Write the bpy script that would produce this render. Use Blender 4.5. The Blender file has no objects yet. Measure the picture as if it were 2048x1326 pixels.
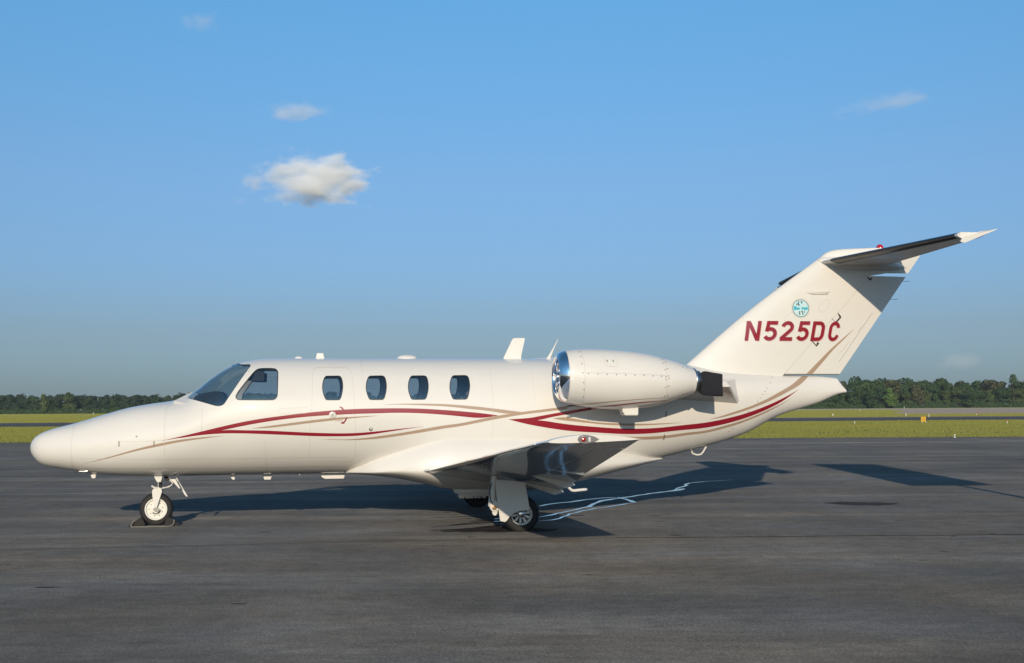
import bpy, bmesh, math, random
from mathutils import Vector, Matrix, noise

S = bpy.context.scene
COL = S.collection
rnd = random.Random(7)

# ------------------------------------------------------------------ camera
CAM_H = 1.575
cam_data = bpy.data.cameras.new('camera')
cam = bpy.data.objects.new('camera', cam_data)
COL.objects.link(cam)
cam_data.sensor_fit = 'HORIZONTAL'
cam_data.sensor_width = 36.0
cam_data.lens = 2345.05 / 2048 * 36.0
cam_data.clip_start = 0.1
cam_data.clip_end = 30000
PITCH, ROLL = 0.0658506, -0.0068643
cp, sp, cr, sr = math.cos(PITCH), math.sin(PITCH), math.cos(ROLL), math.sin(ROLL)
fw = Vector((0, cp, sp)); up0 = Vector((0, -sp, cp)); rt0 = Vector((1, 0, 0))
rt = rt0*cr + up0*sr; up = up0*cr - rt0*sr
m = Matrix((rt, up, -fw)).transposed().to_4x4()
m.translation = Vector((0, 0, CAM_H))
cam.matrix_world = m
S.camera = cam

# ------------------------------------------------------------------ sky, sun, exposure
SUN_EL, SUN_AZ = math.radians(16.3), math.radians(2.0)      # light travels towards +Y, a little to +X
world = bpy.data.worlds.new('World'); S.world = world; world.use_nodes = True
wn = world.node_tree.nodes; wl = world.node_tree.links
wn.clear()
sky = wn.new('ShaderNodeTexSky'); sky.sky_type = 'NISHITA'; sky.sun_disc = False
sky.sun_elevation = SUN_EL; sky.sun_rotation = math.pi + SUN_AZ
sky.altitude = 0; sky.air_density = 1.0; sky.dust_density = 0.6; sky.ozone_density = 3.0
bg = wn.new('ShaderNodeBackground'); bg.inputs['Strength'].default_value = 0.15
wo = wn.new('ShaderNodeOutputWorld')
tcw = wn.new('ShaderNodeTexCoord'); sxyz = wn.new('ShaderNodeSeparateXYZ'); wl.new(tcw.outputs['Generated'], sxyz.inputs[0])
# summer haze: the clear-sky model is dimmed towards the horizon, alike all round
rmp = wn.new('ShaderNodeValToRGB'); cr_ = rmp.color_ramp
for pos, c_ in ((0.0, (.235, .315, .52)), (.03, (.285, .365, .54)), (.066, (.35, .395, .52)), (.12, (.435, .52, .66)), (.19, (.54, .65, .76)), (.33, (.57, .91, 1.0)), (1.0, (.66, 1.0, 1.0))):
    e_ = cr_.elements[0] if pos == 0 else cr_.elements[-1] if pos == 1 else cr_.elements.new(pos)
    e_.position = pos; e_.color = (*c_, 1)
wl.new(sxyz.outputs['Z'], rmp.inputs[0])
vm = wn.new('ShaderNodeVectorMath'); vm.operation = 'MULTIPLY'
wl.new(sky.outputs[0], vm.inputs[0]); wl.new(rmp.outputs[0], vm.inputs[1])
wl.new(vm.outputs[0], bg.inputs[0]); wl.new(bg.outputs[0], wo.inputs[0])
sun_d = bpy.data.lights.new('sun', 'SUN'); sun_d.energy = 3.6; sun_d.angle = math.radians(0.53)
sun_d.color = (1.0, 0.84, 0.64)
sun = bpy.data.objects.new('sun', sun_d); COL.objects.link(sun)
ray = Vector((math.sin(SUN_AZ)*math.cos(SUN_EL), math.cos(SUN_AZ)*math.cos(SUN_EL), -math.sin(SUN_EL)))
sun.rotation_euler = ray.to_track_quat('-Z', 'Y').to_euler()
S.view_settings.view_transform = 'Standard'; S.view_settings.look = 'None'
S.view_settings.exposure = 0.0; S.view_settings.gamma = 1.0
S.view_settings.use_curve_mapping = False
S.cycles.max_bounces = 10; S.cycles.transparent_max_bounces = 16; S.cycles.volume_bounces = 12
S.cycles.use_denoising = True

# ------------------------------------------------------------------ helpers
def tag(o, label=None, cat=None, group=None, kind=None):
    if label: o['label'] = label
    if cat: o['category'] = cat
    if group: o['group'] = group
    if kind: o['kind'] = kind
    return o

def empty(name, label, cat, loc=(0, 0, 0), rz=0, group=None):
    o = bpy.data.objects.new(name, None); COL.objects.link(o)
    o.location = loc; o.rotation_euler = (0, 0, rz); o.empty_display_size = 0.3
    return tag(o, label, cat, group)

def link(name, me, mat=None, parent=None):
    o = bpy.data.objects.new(name, me); COL.objects.link(o)
    if mat is not None:
        me.materials.clear(); me.materials.append(mat)
    if parent: o.parent = parent
    return o

def mesh(name, V, Fc, mat=None, parent=None, smooth=True, normal=None, sharp=None):
    me = bpy.data.meshes.new(name)
    me.from_pydata([tuple(v) for v in V], [], Fc); me.update()
    if smooth:
        me.polygons.foreach_set('use_smooth', [True]*len(me.polygons))
        if sharp is not None:
            try: me.set_sharp_from_angle(angle=math.radians(sharp))
            except Exception: pass
    if normal is not None:
        me.normals_split_custom_set_from_vertices([normal(*v) for v in V])
    return link(name, me, mat, parent)

class MB:
    """collects shapes into one mesh"""
    def __init__(s): s.V = []; s.F = []
    def add(s, V, F):
        k = len(s.V); s.V += [tuple(v) for v in V]; s.F += [tuple(i+k for i in f) for f in F]; return s
    def box(s, c, d, M=None):
        x, y, z = d[0]/2, d[1]/2, d[2]/2
        V = [Vector((a*x, b*y, e*z)) for a in (-1, 1) for b in (-1, 1) for e in (-1, 1)]
        if M is not None: V = [M @ v for v in V]
        V = [v+Vector(c) for v in V]
        return s.add(V, [(0, 1, 3, 2), (4, 6, 7, 5), (0, 4, 5, 1), (2, 3, 7, 6), (0, 2, 6, 4), (1, 5, 7, 3)])
    def tube(s, pts, r, n=10, cap=True):
        pts = [Vector(p) for p in pts]; rr = r if isinstance(r, (list, tuple)) else [r]*len(pts)
        V = []; F = []; ref = None
        for i, p in enumerate(pts):
            t = (pts[min(i+1, len(pts)-1)]-pts[max(i-1, 0)]).normalized()
            if ref is None:
                ref = Vector((0, 0, 1)) if abs(t.z) < .9 else Vector((1, 0, 0))
            a = (ref - t*ref.dot(t)).normalized(); b = t.cross(a); ref = a
            for k in range(n):
                w = 2*math.pi*k/n; V.append(p+a*rr[i]*math.cos(w)+b*rr[i]*math.sin(w))
        for i in range(len(pts)-1):
            for k in range(n):
                k2 = (k+1) % n; F.append((i*n+k, i*n+k2, (i+1)*n+k2, (i+1)*n+k))
        if cap:
            F.append(tuple(range(n-1, -1, -1))); F.append(tuple((len(pts)-1)*n+k for k in range(n)))
        return s.add(V, F)
    def lathe(s, prof, c, axis='y', n=40, closed=False, caps=True):
        """prof: (radius, along axis)"""
        V = []; F = []; c = Vector(c)
        for r, a in prof:
            for k in range(n):
                w = 2*math.pi*k/n; u, v = r*math.cos(w), r*math.sin(w)
                V.append(c+Vector({'y': (u, a, v), 'x': (a, u, v), 'z': (u, v, a)}[axis]))
        m_ = len(prof)
        for i in range(m_ if closed else m_-1):
            j = (i+1) % m_
            for k in range(n):
                k2 = (k+1) % n; F.append((i*n+k, j*n+k, j*n+k2, i*n+k2))
        if not closed and caps:
            if prof[0][0] > 1e-4: F.append(tuple(range(n)))
            if prof[-1][0] > 1e-4: F.append(tuple((m_-1)*n+k for k in range(n-1, -1, -1)))
        return s.add(V, F)
    def prism(s, poly, y0, y1):
        """polygon in (x, z) extruded from y0 to y1"""
        n = len(poly)
        V = [(x, y0, z) for x, z in poly]+[(x, y1, z) for x, z in poly]
        F = [tuple(range(n)), tuple(range(2*n-1, n-1, -1))]
        F += [(i, i+n, (i+1) % n+n, (i+1) % n) for i in range(n)]
        return s.add(V, F)
    def build(s, name, mat=None, parent=None, smooth=True, sharp=35, bevel=0):
        me = bpy.data.meshes.new(name); me.from_pydata(s.V, [], s.F); me.update()
        bm = bmesh.new(); bm.from_mesh(me)
        bmesh.ops.recalc_face_normals(bm, faces=bm.faces)
        if bevel:
            es = [e for e in bm.edges if len(e.link_faces) == 2 and e.calc_face_angle(0) > .6]
            bmesh.ops.bevel(bm, geom=es, offset=bevel, segments=2, affect='EDGES', clamp_overlap=True)
        bm.to_mesh(me); bm.free()
        if smooth:
            me.polygons.foreach_set('use_smooth', [True]*len(me.polygons))
            try: me.set_sharp_from_angle(angle=math.radians(sharp))
            except Exception: pass
        return link(name, me, mat, parent)

def lerp(a, b, t): return a+(b-a)*t

def resample(P, n):
    """smooth resampling of a polyline of pairs by length, through a spline"""
    d = [0.0]
    for i in range(1, len(P)): d.append(d[-1]+math.hypot(P[i][0]-P[i-1][0], P[i][1]-P[i-1][1])+1e-6)
    fx = pchip(d, [p[0] for p in P]) if len(P) > 2 else None
    out = []
    for i in range(n):
        t = d[-1]*i/(n-1)
        if fx:
            # Catmull-Rom on both coordinates
            k = 0
            while k < len(d)-2 and d[k+1] < t: k += 1
            u = (t-d[k])/(d[k+1]-d[k])
            p0, p1, p2, p3 = P[max(k-1, 0)], P[k], P[k+1], P[min(k+2, len(P)-1)]
            q = []
            for c in (0, 1):
                h = d[k+1]-d[k]
                m1 = (p2[c]-p0[c])/(d[k+1]-d[max(k-1, 0)])*h
                m2 = (p3[c]-p1[c])/(d[min(k+2, len(P)-1)]-d[k])*h
                q.append((2*u**3-3*u*u+1)*p1[c]+(u**3-2*u*u+u)*m1+(3*u*u-2*u**3)*p2[c]+(u**3-u*u)*m2)
            out.append(tuple(q))
        else:
            out.append((lerp(P[0][0], P[-1][0], t/d[-1]), lerp(P[0][1], P[-1][1], t/d[-1])))
    return out

# ------------------------------------------------------------------ materials
def nodemat(name):
    m_ = bpy.data.materials.new(name); m_.use_nodes = True
    return m_, m_.node_tree.nodes, m_.node_tree.links, m_.node_tree.nodes['Principled BSDF']

def mat(name, col, rough=.5, metal=0, coat=0, var=0.06, scale=6, bump=0, bscale=40, spec=.5, coat_rough=.03):
    """plain procedural material: colour with a little noise, optional fine bump"""
    m_, N, L, P = nodemat(name)
    P.inputs['Roughness'].default_value = rough; P.inputs['Metallic'].default_value = metal
    P.inputs['Coat Weight'].default_value = coat; P.inputs['Coat Roughness'].default_value = coat_rough
    P.inputs['Specular IOR Level'].default_value = spec
    tc = N.new('ShaderNodeTexCoord')
    nz = N.new('ShaderNodeTexNoise'); nz.inputs['Scale'].default_value = scale; nz.inputs['Detail'].default_value = 5
    L.new(tc.outputs['Object'], nz.inputs['Vector'])
    mx = N.new('ShaderNodeMix'); mx.data_type = 'RGBA'
    mx.inputs[6].default_value = (*[c*(1-var) for c in col], 1); mx.inputs[7].default_value = (*[min(c*(1+var), 1) for c in col], 1)
    L.new(nz.outputs['Fac'], mx.inputs[0]); L.new(mx.outputs[2], P.inputs['Base Color'])
    if bump:
        n2 = N.new('ShaderNodeTexNoise'); n2.inputs['Scale'].default_value = bscale; n2.inputs['Detail'].default_value = 3
        L.new(tc.outputs['Object'], n2.inputs['Vector'])
        b = N.new('ShaderNodeBump'); b.inputs['Strength'].default_value = bump; b.inputs['Distance'].default_value = .02
        L.new(n2.outputs['Fac'], b.inputs['Height']); L.new(b.outputs[0], P.inputs['Normal'])
    return m_

def paint(name, col, rough=.32, var=.025, coat_rough=.04, wave=.12):
    """gloss aircraft paint: clear coat over slightly wavy sheet metal"""
    m_, N, L, P = nodemat(name)
    P.inputs['Roughness'].default_value = rough
    P.inputs['Coat Weight'].default_value = .8; P.inputs['Coat Roughness'].default_value = coat_rough; P.inputs['Specular IOR Level'].default_value = .3
    tc = N.new('ShaderNodeTexCoord')
    mp = N.new('ShaderNodeMapping'); mp.inputs['Scale'].default_value = (1, 1, 3)
    nz = N.new('ShaderNodeTexNoise'); nz.inputs['Scale'].default_value = 2.2; nz.inputs['Detail'].default_value = 8; nz.inputs['Roughness'].default_value = .65
    L.new(tc.outputs['Object'], mp.inputs[0]); L.new(mp.outputs[0], nz.inputs['Vector'])
    mx = N.new('ShaderNodeMix'); mx.data_type = 'RGBA'
    mx.inputs[6].default_value = (*[c*(1-var*2) for c in col], 1); mx.inputs[7].default_value = (*[min(c*(1+var), 1) for c in col], 1)
    L.new(nz.outputs['Fac'], mx.inputs[0]); L.new(mx.outputs[2], P.inputs['Base Color'])
    n2 = N.new('ShaderNodeTexNoise'); n2.inputs['Scale'].default_value = 4.5; n2.inputs['Detail'].default_value = 1.5
    L.new(tc.outputs['Object'], n2.inputs['Vector'])
    b = N.new('ShaderNodeBump'); b.inputs['Strength'].default_value = wave; b.inputs['Distance'].default_value = .012
    L.new(n2.outputs['Fac'], b.inputs['Height']); L.new(b.outputs[0], P.inputs['Coat Normal'])
    return m_

def glass_mat(name, tint=(.62, .70, .76), extra=1.0):
    m_ = bpy.data.materials.new(name); m_.use_nodes = True
    N, L = m_.node_tree.nodes, m_.node_tree.links; N.clear()
    o = N.new('ShaderNodeOutputMaterial'); mix = N.new('ShaderNodeMixShader')
    fr = N.new('ShaderNodeFresnel')
    ge = N.new('ShaderNodeNewGeometry'); io = N.new('ShaderNodeMath'); io.operation = 'MULTIPLY_ADD'
    io.inputs[1].default_value = 1/2.15-2.15; io.inputs[2].default_value = 2.15     # thin pane: alike from both sides
    L.new(ge.outputs['Backfacing'], io.inputs[0]); L.new(io.outputs[0], fr.inputs['IOR'])
    tr = N.new('ShaderNodeBsdfTransparent'); tr.inputs[0].default_value = (*tint, 1)
    gl = N.new('ShaderNodeBsdfGlossy'); gl.inputs['Roughness'].default_value = .015
    nz = N.new('ShaderNodeTexNoise'); nz.inputs['Scale'].default_value = 5
    tc = N.new('ShaderNodeTexCoord'); L.new(tc.outputs['Object'], nz.inputs['Vector'])
    b = N.new('ShaderNodeBump'); b.inputs['Strength'].default_value = .06; b.inputs['Distance'].default_value = .01
    L.new(nz.outputs['Fac'], b.inputs['Height']); L.new(b.outputs[0], gl.inputs['Normal'])
    L.new(fr.outputs[0], mix.inputs[0]); L.new(tr.outputs[0], mix.inputs[1]); L.new(gl.outputs[0], mix.inputs[2])
    L.new(mix.outputs[0], o.inputs[0])
    return m_

M = {}
M['white'] = paint('white_paint', (.725, .70, .65), rough=.45)
M['under'] = paint('shaded_gloss_white', (.64, .63, .615), rough=.25, coat_rough=.05, wave=.05)  # wing and tailplane white, base lowered to deepen the shade on the undersides
M['red'] = paint('red_paint', (.27, .012, .026), rough=.35, var=.03)
M['tan'] = paint('tan_paint', (.40, .285, .20), rough=.35, var=.03)
M['pink'] = paint('pale_red_paint', (.60, .44, .39), rough=.4)
M['turq'] = paint('turquoise_paint', (.06, .42, .52), rough=.4)
M['ltblue'] = paint('light_blue_paint', (.50, .74, .80), rough=.4)
M['olive'] = paint('olive_green_paint', (.10, .16, .12), rough=.4)
M['chrome'] = mat('polished_metal', (.83, .84, .86), .07, 1, var=.02, bump=.03, bscale=3)
M['alu'] = mat('brushed_aluminium', (.62, .61, .60), .28, 1, var=.05)
M['steel'] = mat('dark_steel', (.22, .215, .21), .4, 1, var=.1)
M['seam'] = mat('panel_gap', (.52, .49, .45), .7)
M['dark'] = mat('dark_gap', (.02, .02, .02), .7)
M['rivet'] = mat('fastener', (.25, .24, .22), .5, .6)
M['boot'] = mat('black_boot', (.012, .013, .02), .28, bump=.05, bscale=12)
M['black'] = mat('black_plate', (.022, .023, .029), .9, var=.25, bump=.04, spec=.15)
M['tyre'] = mat('tyre_rubber', (.016, .015, .015), .75, var=.3, scale=12, bump=.15, bscale=60)
M['rim'] = mat('wheel_white', (.72, .70, .64), .4, var=.08, scale=20)
M['gear'] = mat('gear_white', (.70, .68, .63), .35, coat=.4, var=.06)
M['seal'] = mat('window_seal', (.025, .025, .028), .5)
M['cabin'] = mat('cabin_lining', (.50, .47, .43), .8)
M['seat'] = mat('seat_leather', (.16, .13, .11), .5)
M['dash'] = mat('instrument_coaming', (.02, .022, .026), .7)
M['glass'] = glass_mat('cabin_glass', (.93, .955, .975))
M['wglass'] = glass_mat('windshield_glass', (.85, .89, .91))
M['redlens'] = mat('red_lens', (.45, .01, .012), .12, coat=1)
M['ltlens'] = mat('clear_lens', (.65, .66, .66), .1, coat=1)
M['yellow'] = mat('sign_yellow', (.62, .36, .02), .5)
M['signblk'] = mat('sign_black', (.02, .018, .018), .5)
M['cone'] = mat('marker_white', (.70, .68, .64), .5)
M['orange'] = mat('marker_red', (.40, .06, .03), .5)
M['rope'] = mat('rope', (.26, .24, .20), .9, bump=.3, bscale=120)
M['rubber'] = mat('chock_rubber', (.02, .018, .017), .8, var=.3, bump=.3)
M['bark'] = mat('bark', (.09, .07, .05), .9, bump=.5)

def leaf_mat(name, a, b):
    m_, N, L, P = nodemat(name)
    P.inputs['Roughness'].default_value = .75; P.inputs['Specular IOR Level'].default_value = .2
    g = N.new('ShaderNodeNewGeometry')
    oi = N.new('ShaderNodeObjectInfo')
    ad = N.new('ShaderNodeMath'); ad.operation = 'MULTIPLY_ADD'
    L.new(g.outputs['Random Per Island'], ad.inputs[0]); ad.inputs[1].default_value = .6
    mu = N.new('ShaderNodeMath'); mu.operation = 'MULTIPLY'; mu.inputs[1].default_value = .4
    L.new(oi.outputs['Random'], mu.inputs[0]); L.new(mu.outputs[0], ad.inputs[2])
    mx = N.new('ShaderNodeMix'); mx.data_type = 'RGBA'
    mx.inputs[6].default_value = (*a, 1); mx.inputs[7].default_value = (*b, 1)
    L.new(ad.outputs[0], mx.inputs[0]); L.new(mx.outputs[2], P.inputs['Base Color'])
    return m_
M['leafA'] = leaf_mat('dark_foliage', (.022, .046, .019), (.055, .098, .031))
M['leafE'] = leaf_mat('deep_foliage', (.016, .034, .019), (.042, .070, .034))
M['leafB'] = leaf_mat('olive_foliage', (.038, .064, .021), (.085, .115, .036))
M['leafC'] = leaf_mat('bright_foliage', (.065, .120, .025), (.12, .19, .042))
M['leafD'] = leaf_mat('brown_green_foliage', (.052, .058, .025), (.092, .094, .042))

def asphalt(name, base, seed=0.0, patch=.35, stretch=(.16, 1.0), grain=1.0, tint=(1, 1, 1), lane=False):
    m_, N, L, P = nodemat(name)
    tc = N.new('ShaderNodeTexCoord')
    def nz(scale, detail, sc, rot=0, off=0, rough=.6):
        mp = N.new('ShaderNodeMapping'); mp.inputs['Scale'].default_value = (*sc, 1)
        mp.inputs['Rotation'].default_value = (0, 0, rot); mp.inputs['Location'].default_value = (seed+off, seed*.7+off, 0)
        L.new(tc.outputs['Object'], mp.inputs[0])
        t = N.new('ShaderNodeTexNoise'); t.inputs['Scale'].default_value = scale; t.inputs['Detail'].default_value = detail
        t.inputs['Roughness'].default_value = rough
        L.new(mp.outputs[0], t.inputs['Vector']); return t.outputs['Fac']
    def ramp(f, lo, hi, a, b):
        r = N.new('ShaderNodeMapRange'); r.inputs[1].default_value = lo; r.inputs[2].default_value = hi
        r.inputs[3].default_value = a; r.inputs[4].default_value = b
        L.new(f, r.inputs[0]); return r.outputs[0]
    def mul(a, b):
        q = N.new('ShaderNodeMath'); q.operation = 'MULTIPLY'; L.new(a, q.inputs[0]); L.new(b, q.inputs[1]); return q.outputs[0]
    big = ramp(nz(.22, 4, (.5, 1.0)), .3, .7, 1-patch*.7, 1+patch*.7)
    streak = ramp(nz(1.1, 6, stretch, off=3), .3, .7, 1-patch*.42, 1+patch*.42)
    track = ramp(nz(.9, 5, (1.0, .10), rot=math.radians(6), off=33), .35, .68, 1-patch*.22, 1+patch*.28)
    diag = ramp(nz(.8, 5, (.10, 1.1), rot=math.radians(40), off=11), .48, .72, 1-patch*.2, 1+patch*1.25)
    fine = ramp(nz(48, 3, (1, 1), off=5, rough=.75), .28, .72, 1-.48*grain, 1+.52*grain)
    spk = ramp(nz(85, 1, (1, 1), off=15), .64, .74, 1, 1+.9*grain)
    wear = ramp(nz(.45, 7, (.8, 1), off=21, rough=.7), .42, .66, 1-patch*.35, 1+patch*.55)
    fine = mul(mul(fine, spk), wear)
    mid = ramp(nz(7, 4, (.6, 1), off=9), .3, .7, .82, 1.18)
    f = mul(mul(mul(mul(big, streak), mul(fine, mid)), diag), track)
    if lane:      # the lane beyond the joint was paved later and is darker
        sx_ = N.new('ShaderNodeSeparateXYZ'); L.new(tc.outputs['Object'], sx_.inputs[0])
        f = mul(f, ramp(sx_.outputs['Y'], 13.0, 15.5, 1.02, .93))
    mx = N.new('ShaderNodeVectorMath'); mx.operation = 'SCALE'
    mx.inputs[0].default_value = base
    L.new(f, mx.inputs['Scale'])
    wc = N.new('ShaderNodeMix'); wc.data_type = 'RGBA'; wc.inputs[6].default_value = (1.05, 1.0, .935, 1); wc.inputs[7].default_value = (.95, 1.0, 1.07, 1)
    L.new(ramp(nz(.6, 5, (.45, 1), off=27), .38, .62, 0, 1), wc.inputs[0])
    vmm = N.new('ShaderNodeVectorMath'); vmm.operation = 'MULTIPLY'; L.new(mx.outputs[0], vmm.inputs[0]); L.new(wc.outputs[2], vmm.inputs[1])
    L.new(vmm.outputs[0], P.inputs['Base Color'])
    P.inputs['Roughness'].default_value = .85; P.inputs['Specular IOR Level'].default_value = .16; P.inputs['Diffuse Roughness'].default_value = 1.0
    b = N.new('ShaderNodeBump'); b.inputs['Strength'].default_value = .6; b.inputs['Distance'].default_value = .006
    L.new(nz(90, 3, (1, 1), off=2), b.inputs['Height']); L.new(b.outputs[0], P.inputs['Normal'])
    return m_
M['apron'] = asphalt('apron_asphalt', (.077, .0755, .0735), lane=True, patch=.36)
M['taxi'] = asphalt('taxiway_asphalt', (0.041, 0.041, 0.044), seed=20, patch=.2)
M['runway'] = asphalt('runway_concrete', (0.198, 0.165, 0.140), seed=31, patch=.2, grain=.4)
M['runlight'] = asphalt('runway_edge', (0.198, 0.182, 0.154), seed=37, patch=.15, grain=.4)
M['gravel'] = asphalt('gravel_edge', (0.110, 0.099, 0.077), seed=41, patch=.4)
M['wline'] = asphalt('worn_white_line', (0.187, 0.182, 0.171), seed=51, patch=.8)
M['yline'] = asphalt('worn_paint', (0.138, 0.132, 0.127), seed=57, patch=.9)
M['crack'] = asphalt('crack_sealant', (0.017, 0.015, 0.015), seed=61, patch=.5)
M['stain'] = asphalt('damp_asphalt', (0.017, 0.015, 0.015), seed=71, patch=.5)
M['patch'] = asphalt('dark_patch', (0.019, 0.018, 0.017), seed=75, patch=.4)

def grass_mat(name, a, b, c):
    m_, N, L, P = nodemat(name)
    P.inputs['Roughness'].default_value = .9; P.inputs['Specular IOR Level'].default_value = .15
    tc = N.new('ShaderNodeTexCoord')
    def nz(scale, sc, det=6):
        mp = N.new('ShaderNodeMapping'); mp.inputs['Scale'].default_value = (*sc, 1)
        L.new(tc.outputs['Object'], mp.inputs[0])
        t = N.new('ShaderNodeTexNoise'); t.inputs['Scale'].default_value = scale; t.inputs['Detail'].default_value = det; t.inputs['Roughness'].default_value = .65
        L.new(mp.outputs[0], t.inputs['Vector']); return t.outputs['Fac']
    def mr(f, lo, hi):
        r = N.new('ShaderNodeMapRange'); r.inputs[1].default_value = lo; r.inputs[2].default_value = hi; L.new(f, r.inputs[0]); return r.outputs[0]
    m1 = N.new('ShaderNodeMix'); m1.data_type = 'RGBA'; m1.inputs[6].default_value = (*a, 1); m1.inputs[7].default_value = (*b, 1)
    L.new(mr(nz(.12, (.35, 1)), .35, .65), m1.inputs[0])
    m2 = N.new('ShaderNodeMix'); m2.data_type = 'RGBA'; m2.inputs[7].default_value = (*c, 1)
    L.new(m1.outputs[2], m2.inputs[6]); L.new(mr(nz(.5, (.25, 1)), .5, .8), m2.inputs[0])
    m3 = N.new('ShaderNodeMix'); m3.data_type = 'RGBA'; m3.blend_type = 'MULTIPLY'; m3.inputs[0].default_value = 1
    r = N.new('ShaderNodeMapRange'); r.inputs[1].default_value = .25; r.inputs[2].default_value = .75; r.inputs[3].default_value = .8; r.inputs[4].default_value = 1.2
    L.new(nz(4, (.5, 1), 8), r.inputs[0])
    L.new(m2.outputs[2], m3.inputs[6]); L.new(r.outputs[0], m3.inputs[7])
    L.new(m3.outputs[2], P.inputs['Base Color'])
    b_ = N.new('ShaderNodeBump'); b_.inputs['Strength'].default_value = 1; b_.inputs['Distance'].default_value = .1
    L.new(nz(9, (1, 1)), b_.inputs['Height']); L.new(b_.outputs[0], P.inputs['Normal'])
    return m_
M['grass'] = grass_mat('mown_grass', (.215, .245, .06), (.265, .27, .07), (.34, .28, .09))


M['grass_blade'] = grass_mat('grass_blades', (.178, .202, .05), (.218, .222, .06), (.30, .24, .08))

def water_mat():
    m_, N, L, P = nodemat('wet_film')
    P.inputs['Base Color'].default_value = (.012, .012, .013, 1); P.inputs['Roughness'].default_value = .06
    P.inputs['Specular IOR Level'].default_value = .6; P.inputs['Coat Weight'].default_value = 1
    P.inputs['Coat Roughness'].default_value = .03
    tc = N.new('ShaderNodeTexCoord'); nz = N.new('ShaderNodeTexNoise'); nz.inputs['Scale'].default_value = 12
    L.new(tc.outputs['Object'], nz.inputs['Vector'])
    b = N.new('ShaderNodeBump'); b.inputs['Strength'].default_value = .05; b.inputs['Distance'].default_value = .01
    L.new(nz.outputs['Fac'], b.inputs['Height']); L.new(b.outputs[0], P.inputs['Normal'])
    return m_
M['water'] = water_mat()

def pchip(xs, ys):
    n=len(xs);h=[xs[i+1]-xs[i] for i in range(n-1)];d=[(ys[i+1]-ys[i])/h[i] for i in range(n-1)]
    m=[0.0]*n;m[0]=d[0];m[-1]=d[-1]
    for i in range(1,n-1):
        if d[i-1]*d[i]>0:
            a,b=2*h[i]+h[i-1],h[i]+2*h[i-1];m[i]=(a+b)/(a/d[i-1]+b/d[i])
    def f(x):
        if x<=xs[0]: return ys[0]
        if x>=xs[-1]: return ys[-1]
        lo,hi=0,n-1
        while hi-lo>1:
            k=(lo+hi)//2
            if xs[k]<=x: lo=k
            else: hi=k
        t=(x-xs[lo])/h[lo]
        return ((2*t+1)*(1-t)**2*ys[lo]+t*(1-t)**2*h[lo]*m[lo]+t*t*(3-2*t)*ys[hi]+t*t*(t-1)*h[lo]*m[hi])
    return f
class Body:
    """a lofted body: top, bottom, widest height, half width and squareness along x"""
    def __init__(s,x0,top,bot,zc,w,n,y0=0.0,rt=True):
        s.x0,s.y0,s.rt=x0,y0,rt
        mk=lambda t:pchip([s.par(a) for a,b in t],[b for a,b in t])
        s.ft,s.fb,s.fc,s.fw,s.fn=mk(top),mk(bot),mk(zc),mk(w),mk(n)
    def par(s,x):
        return math.sqrt(max(x-s.x0,0)) if s.rt else x
    def sec(s,x):
        t=s.par(x)
        zt,zb,zc,w,n=s.ft(t),s.fb(t),s.fc(t),s.fw(t),s.fn(t)
        zc=min(max(zc,zb+1e-4),zt-1e-4)
        return zt,zb,zc,max(w,1e-4),n
    def Y(s,x,z):
        zt,zb,zc,w,n=s.sec(x)
        q=(z-zc)/(zt-zc) if z>zc else (zc-z)/(zc-zb)
        return w*(1-min(q,1)**n)**(1/n)
    def F(s,x,y,z):
        zt,zb,zc,w,n=s.sec(x)
        q=(z-zc)/(zt-zc) if z>zc else (zc-z)/(zc-zb)
        return (abs(y-s.y0)/w)**n+q**n
    def N(s,x,y,z):
        e=1e-4
        g=[(s.F(x+e,y,z)-s.F(x-e,y,z)),(s.F(x,y+e,z)-s.F(x,y-e,z)),(s.F(x,y,z+e)-s.F(x,y,z-e))]
        l=math.sqrt(sum(a*a for a in g)) or 1
        return (g[0]/l,g[1]/l,g[2]/l)
    def pt(s,x,a,off=0.0):
        zt,zb,zc,w,n=s.sec(x)
        ca,sa=math.cos(a),math.sin(a)
        w=max(w-off,1e-3)
        y=w*math.copysign(abs(ca)**(2/n),ca)
        h=max((zt-zc if sa>0 else zc-zb)-off,1e-3)
        return (x,s.y0+y,zc+h*math.copysign(abs(sa)**(2/n),sa))

# measured outlines in the aircraft's own metres: x aft of the nose wheel, z up
FT_ = [(-1.67, 1.091), (-1.637, 1.198), (-1.536, 1.283), (-1.372, 1.347), (-1.104, 1.416), (-0.688, 1.541), (-0.353, 1.633), (-0.078, 1.681), (0.209, 1.722), (0.379, 1.778), (0.518, 1.877), (0.754, 2.07), (1.035, 2.232), (1.251, 2.282), (1.341, 2.299), (1.493, 2.31), (1.797, 2.314), (3.082, 2.314), (4.882, 2.31), (5.587, 2.301), (6.725, 2.284), (7.667, 2.219), (8.239, 2.119), (9.182, 2.064), (10.084, 2.012), (10.153, 1.924), (10.218, 1.844)]
FBT_ = [(-1.67, 1.091), (-1.622, 0.961), (-1.487, 0.851), (-1.238, 0.794), (-1.031, 0.758), (-0.738, 0.714), (-0.403, 0.689), (-0.023, 0.679), (0.445, 0.676), (1.263, 0.679), (1.955, 0.678), (2.586, 0.679), (3.368, 0.638), (4.09, 0.583), (4.823, 0.556), (5.566, 0.558), (6.151, 0.575), (6.809, 0.735), (7.688, 0.933), (8.505, 1.153), (9.112, 1.438), (9.762, 1.632), (10.192, 1.782), (10.218, 1.784)]
FC_ = [(-1.67, 1.091), (-1.2, 1.07), (-0.6, 1.1), (0, 1.17), (0.4, 1.28), (0.9, 1.44), (1.6, 1.5), (5.5, 1.5), (7, 1.6), (8.2, 1.72), (9.2, 1.8), (10.218, 1.814)]
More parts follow.
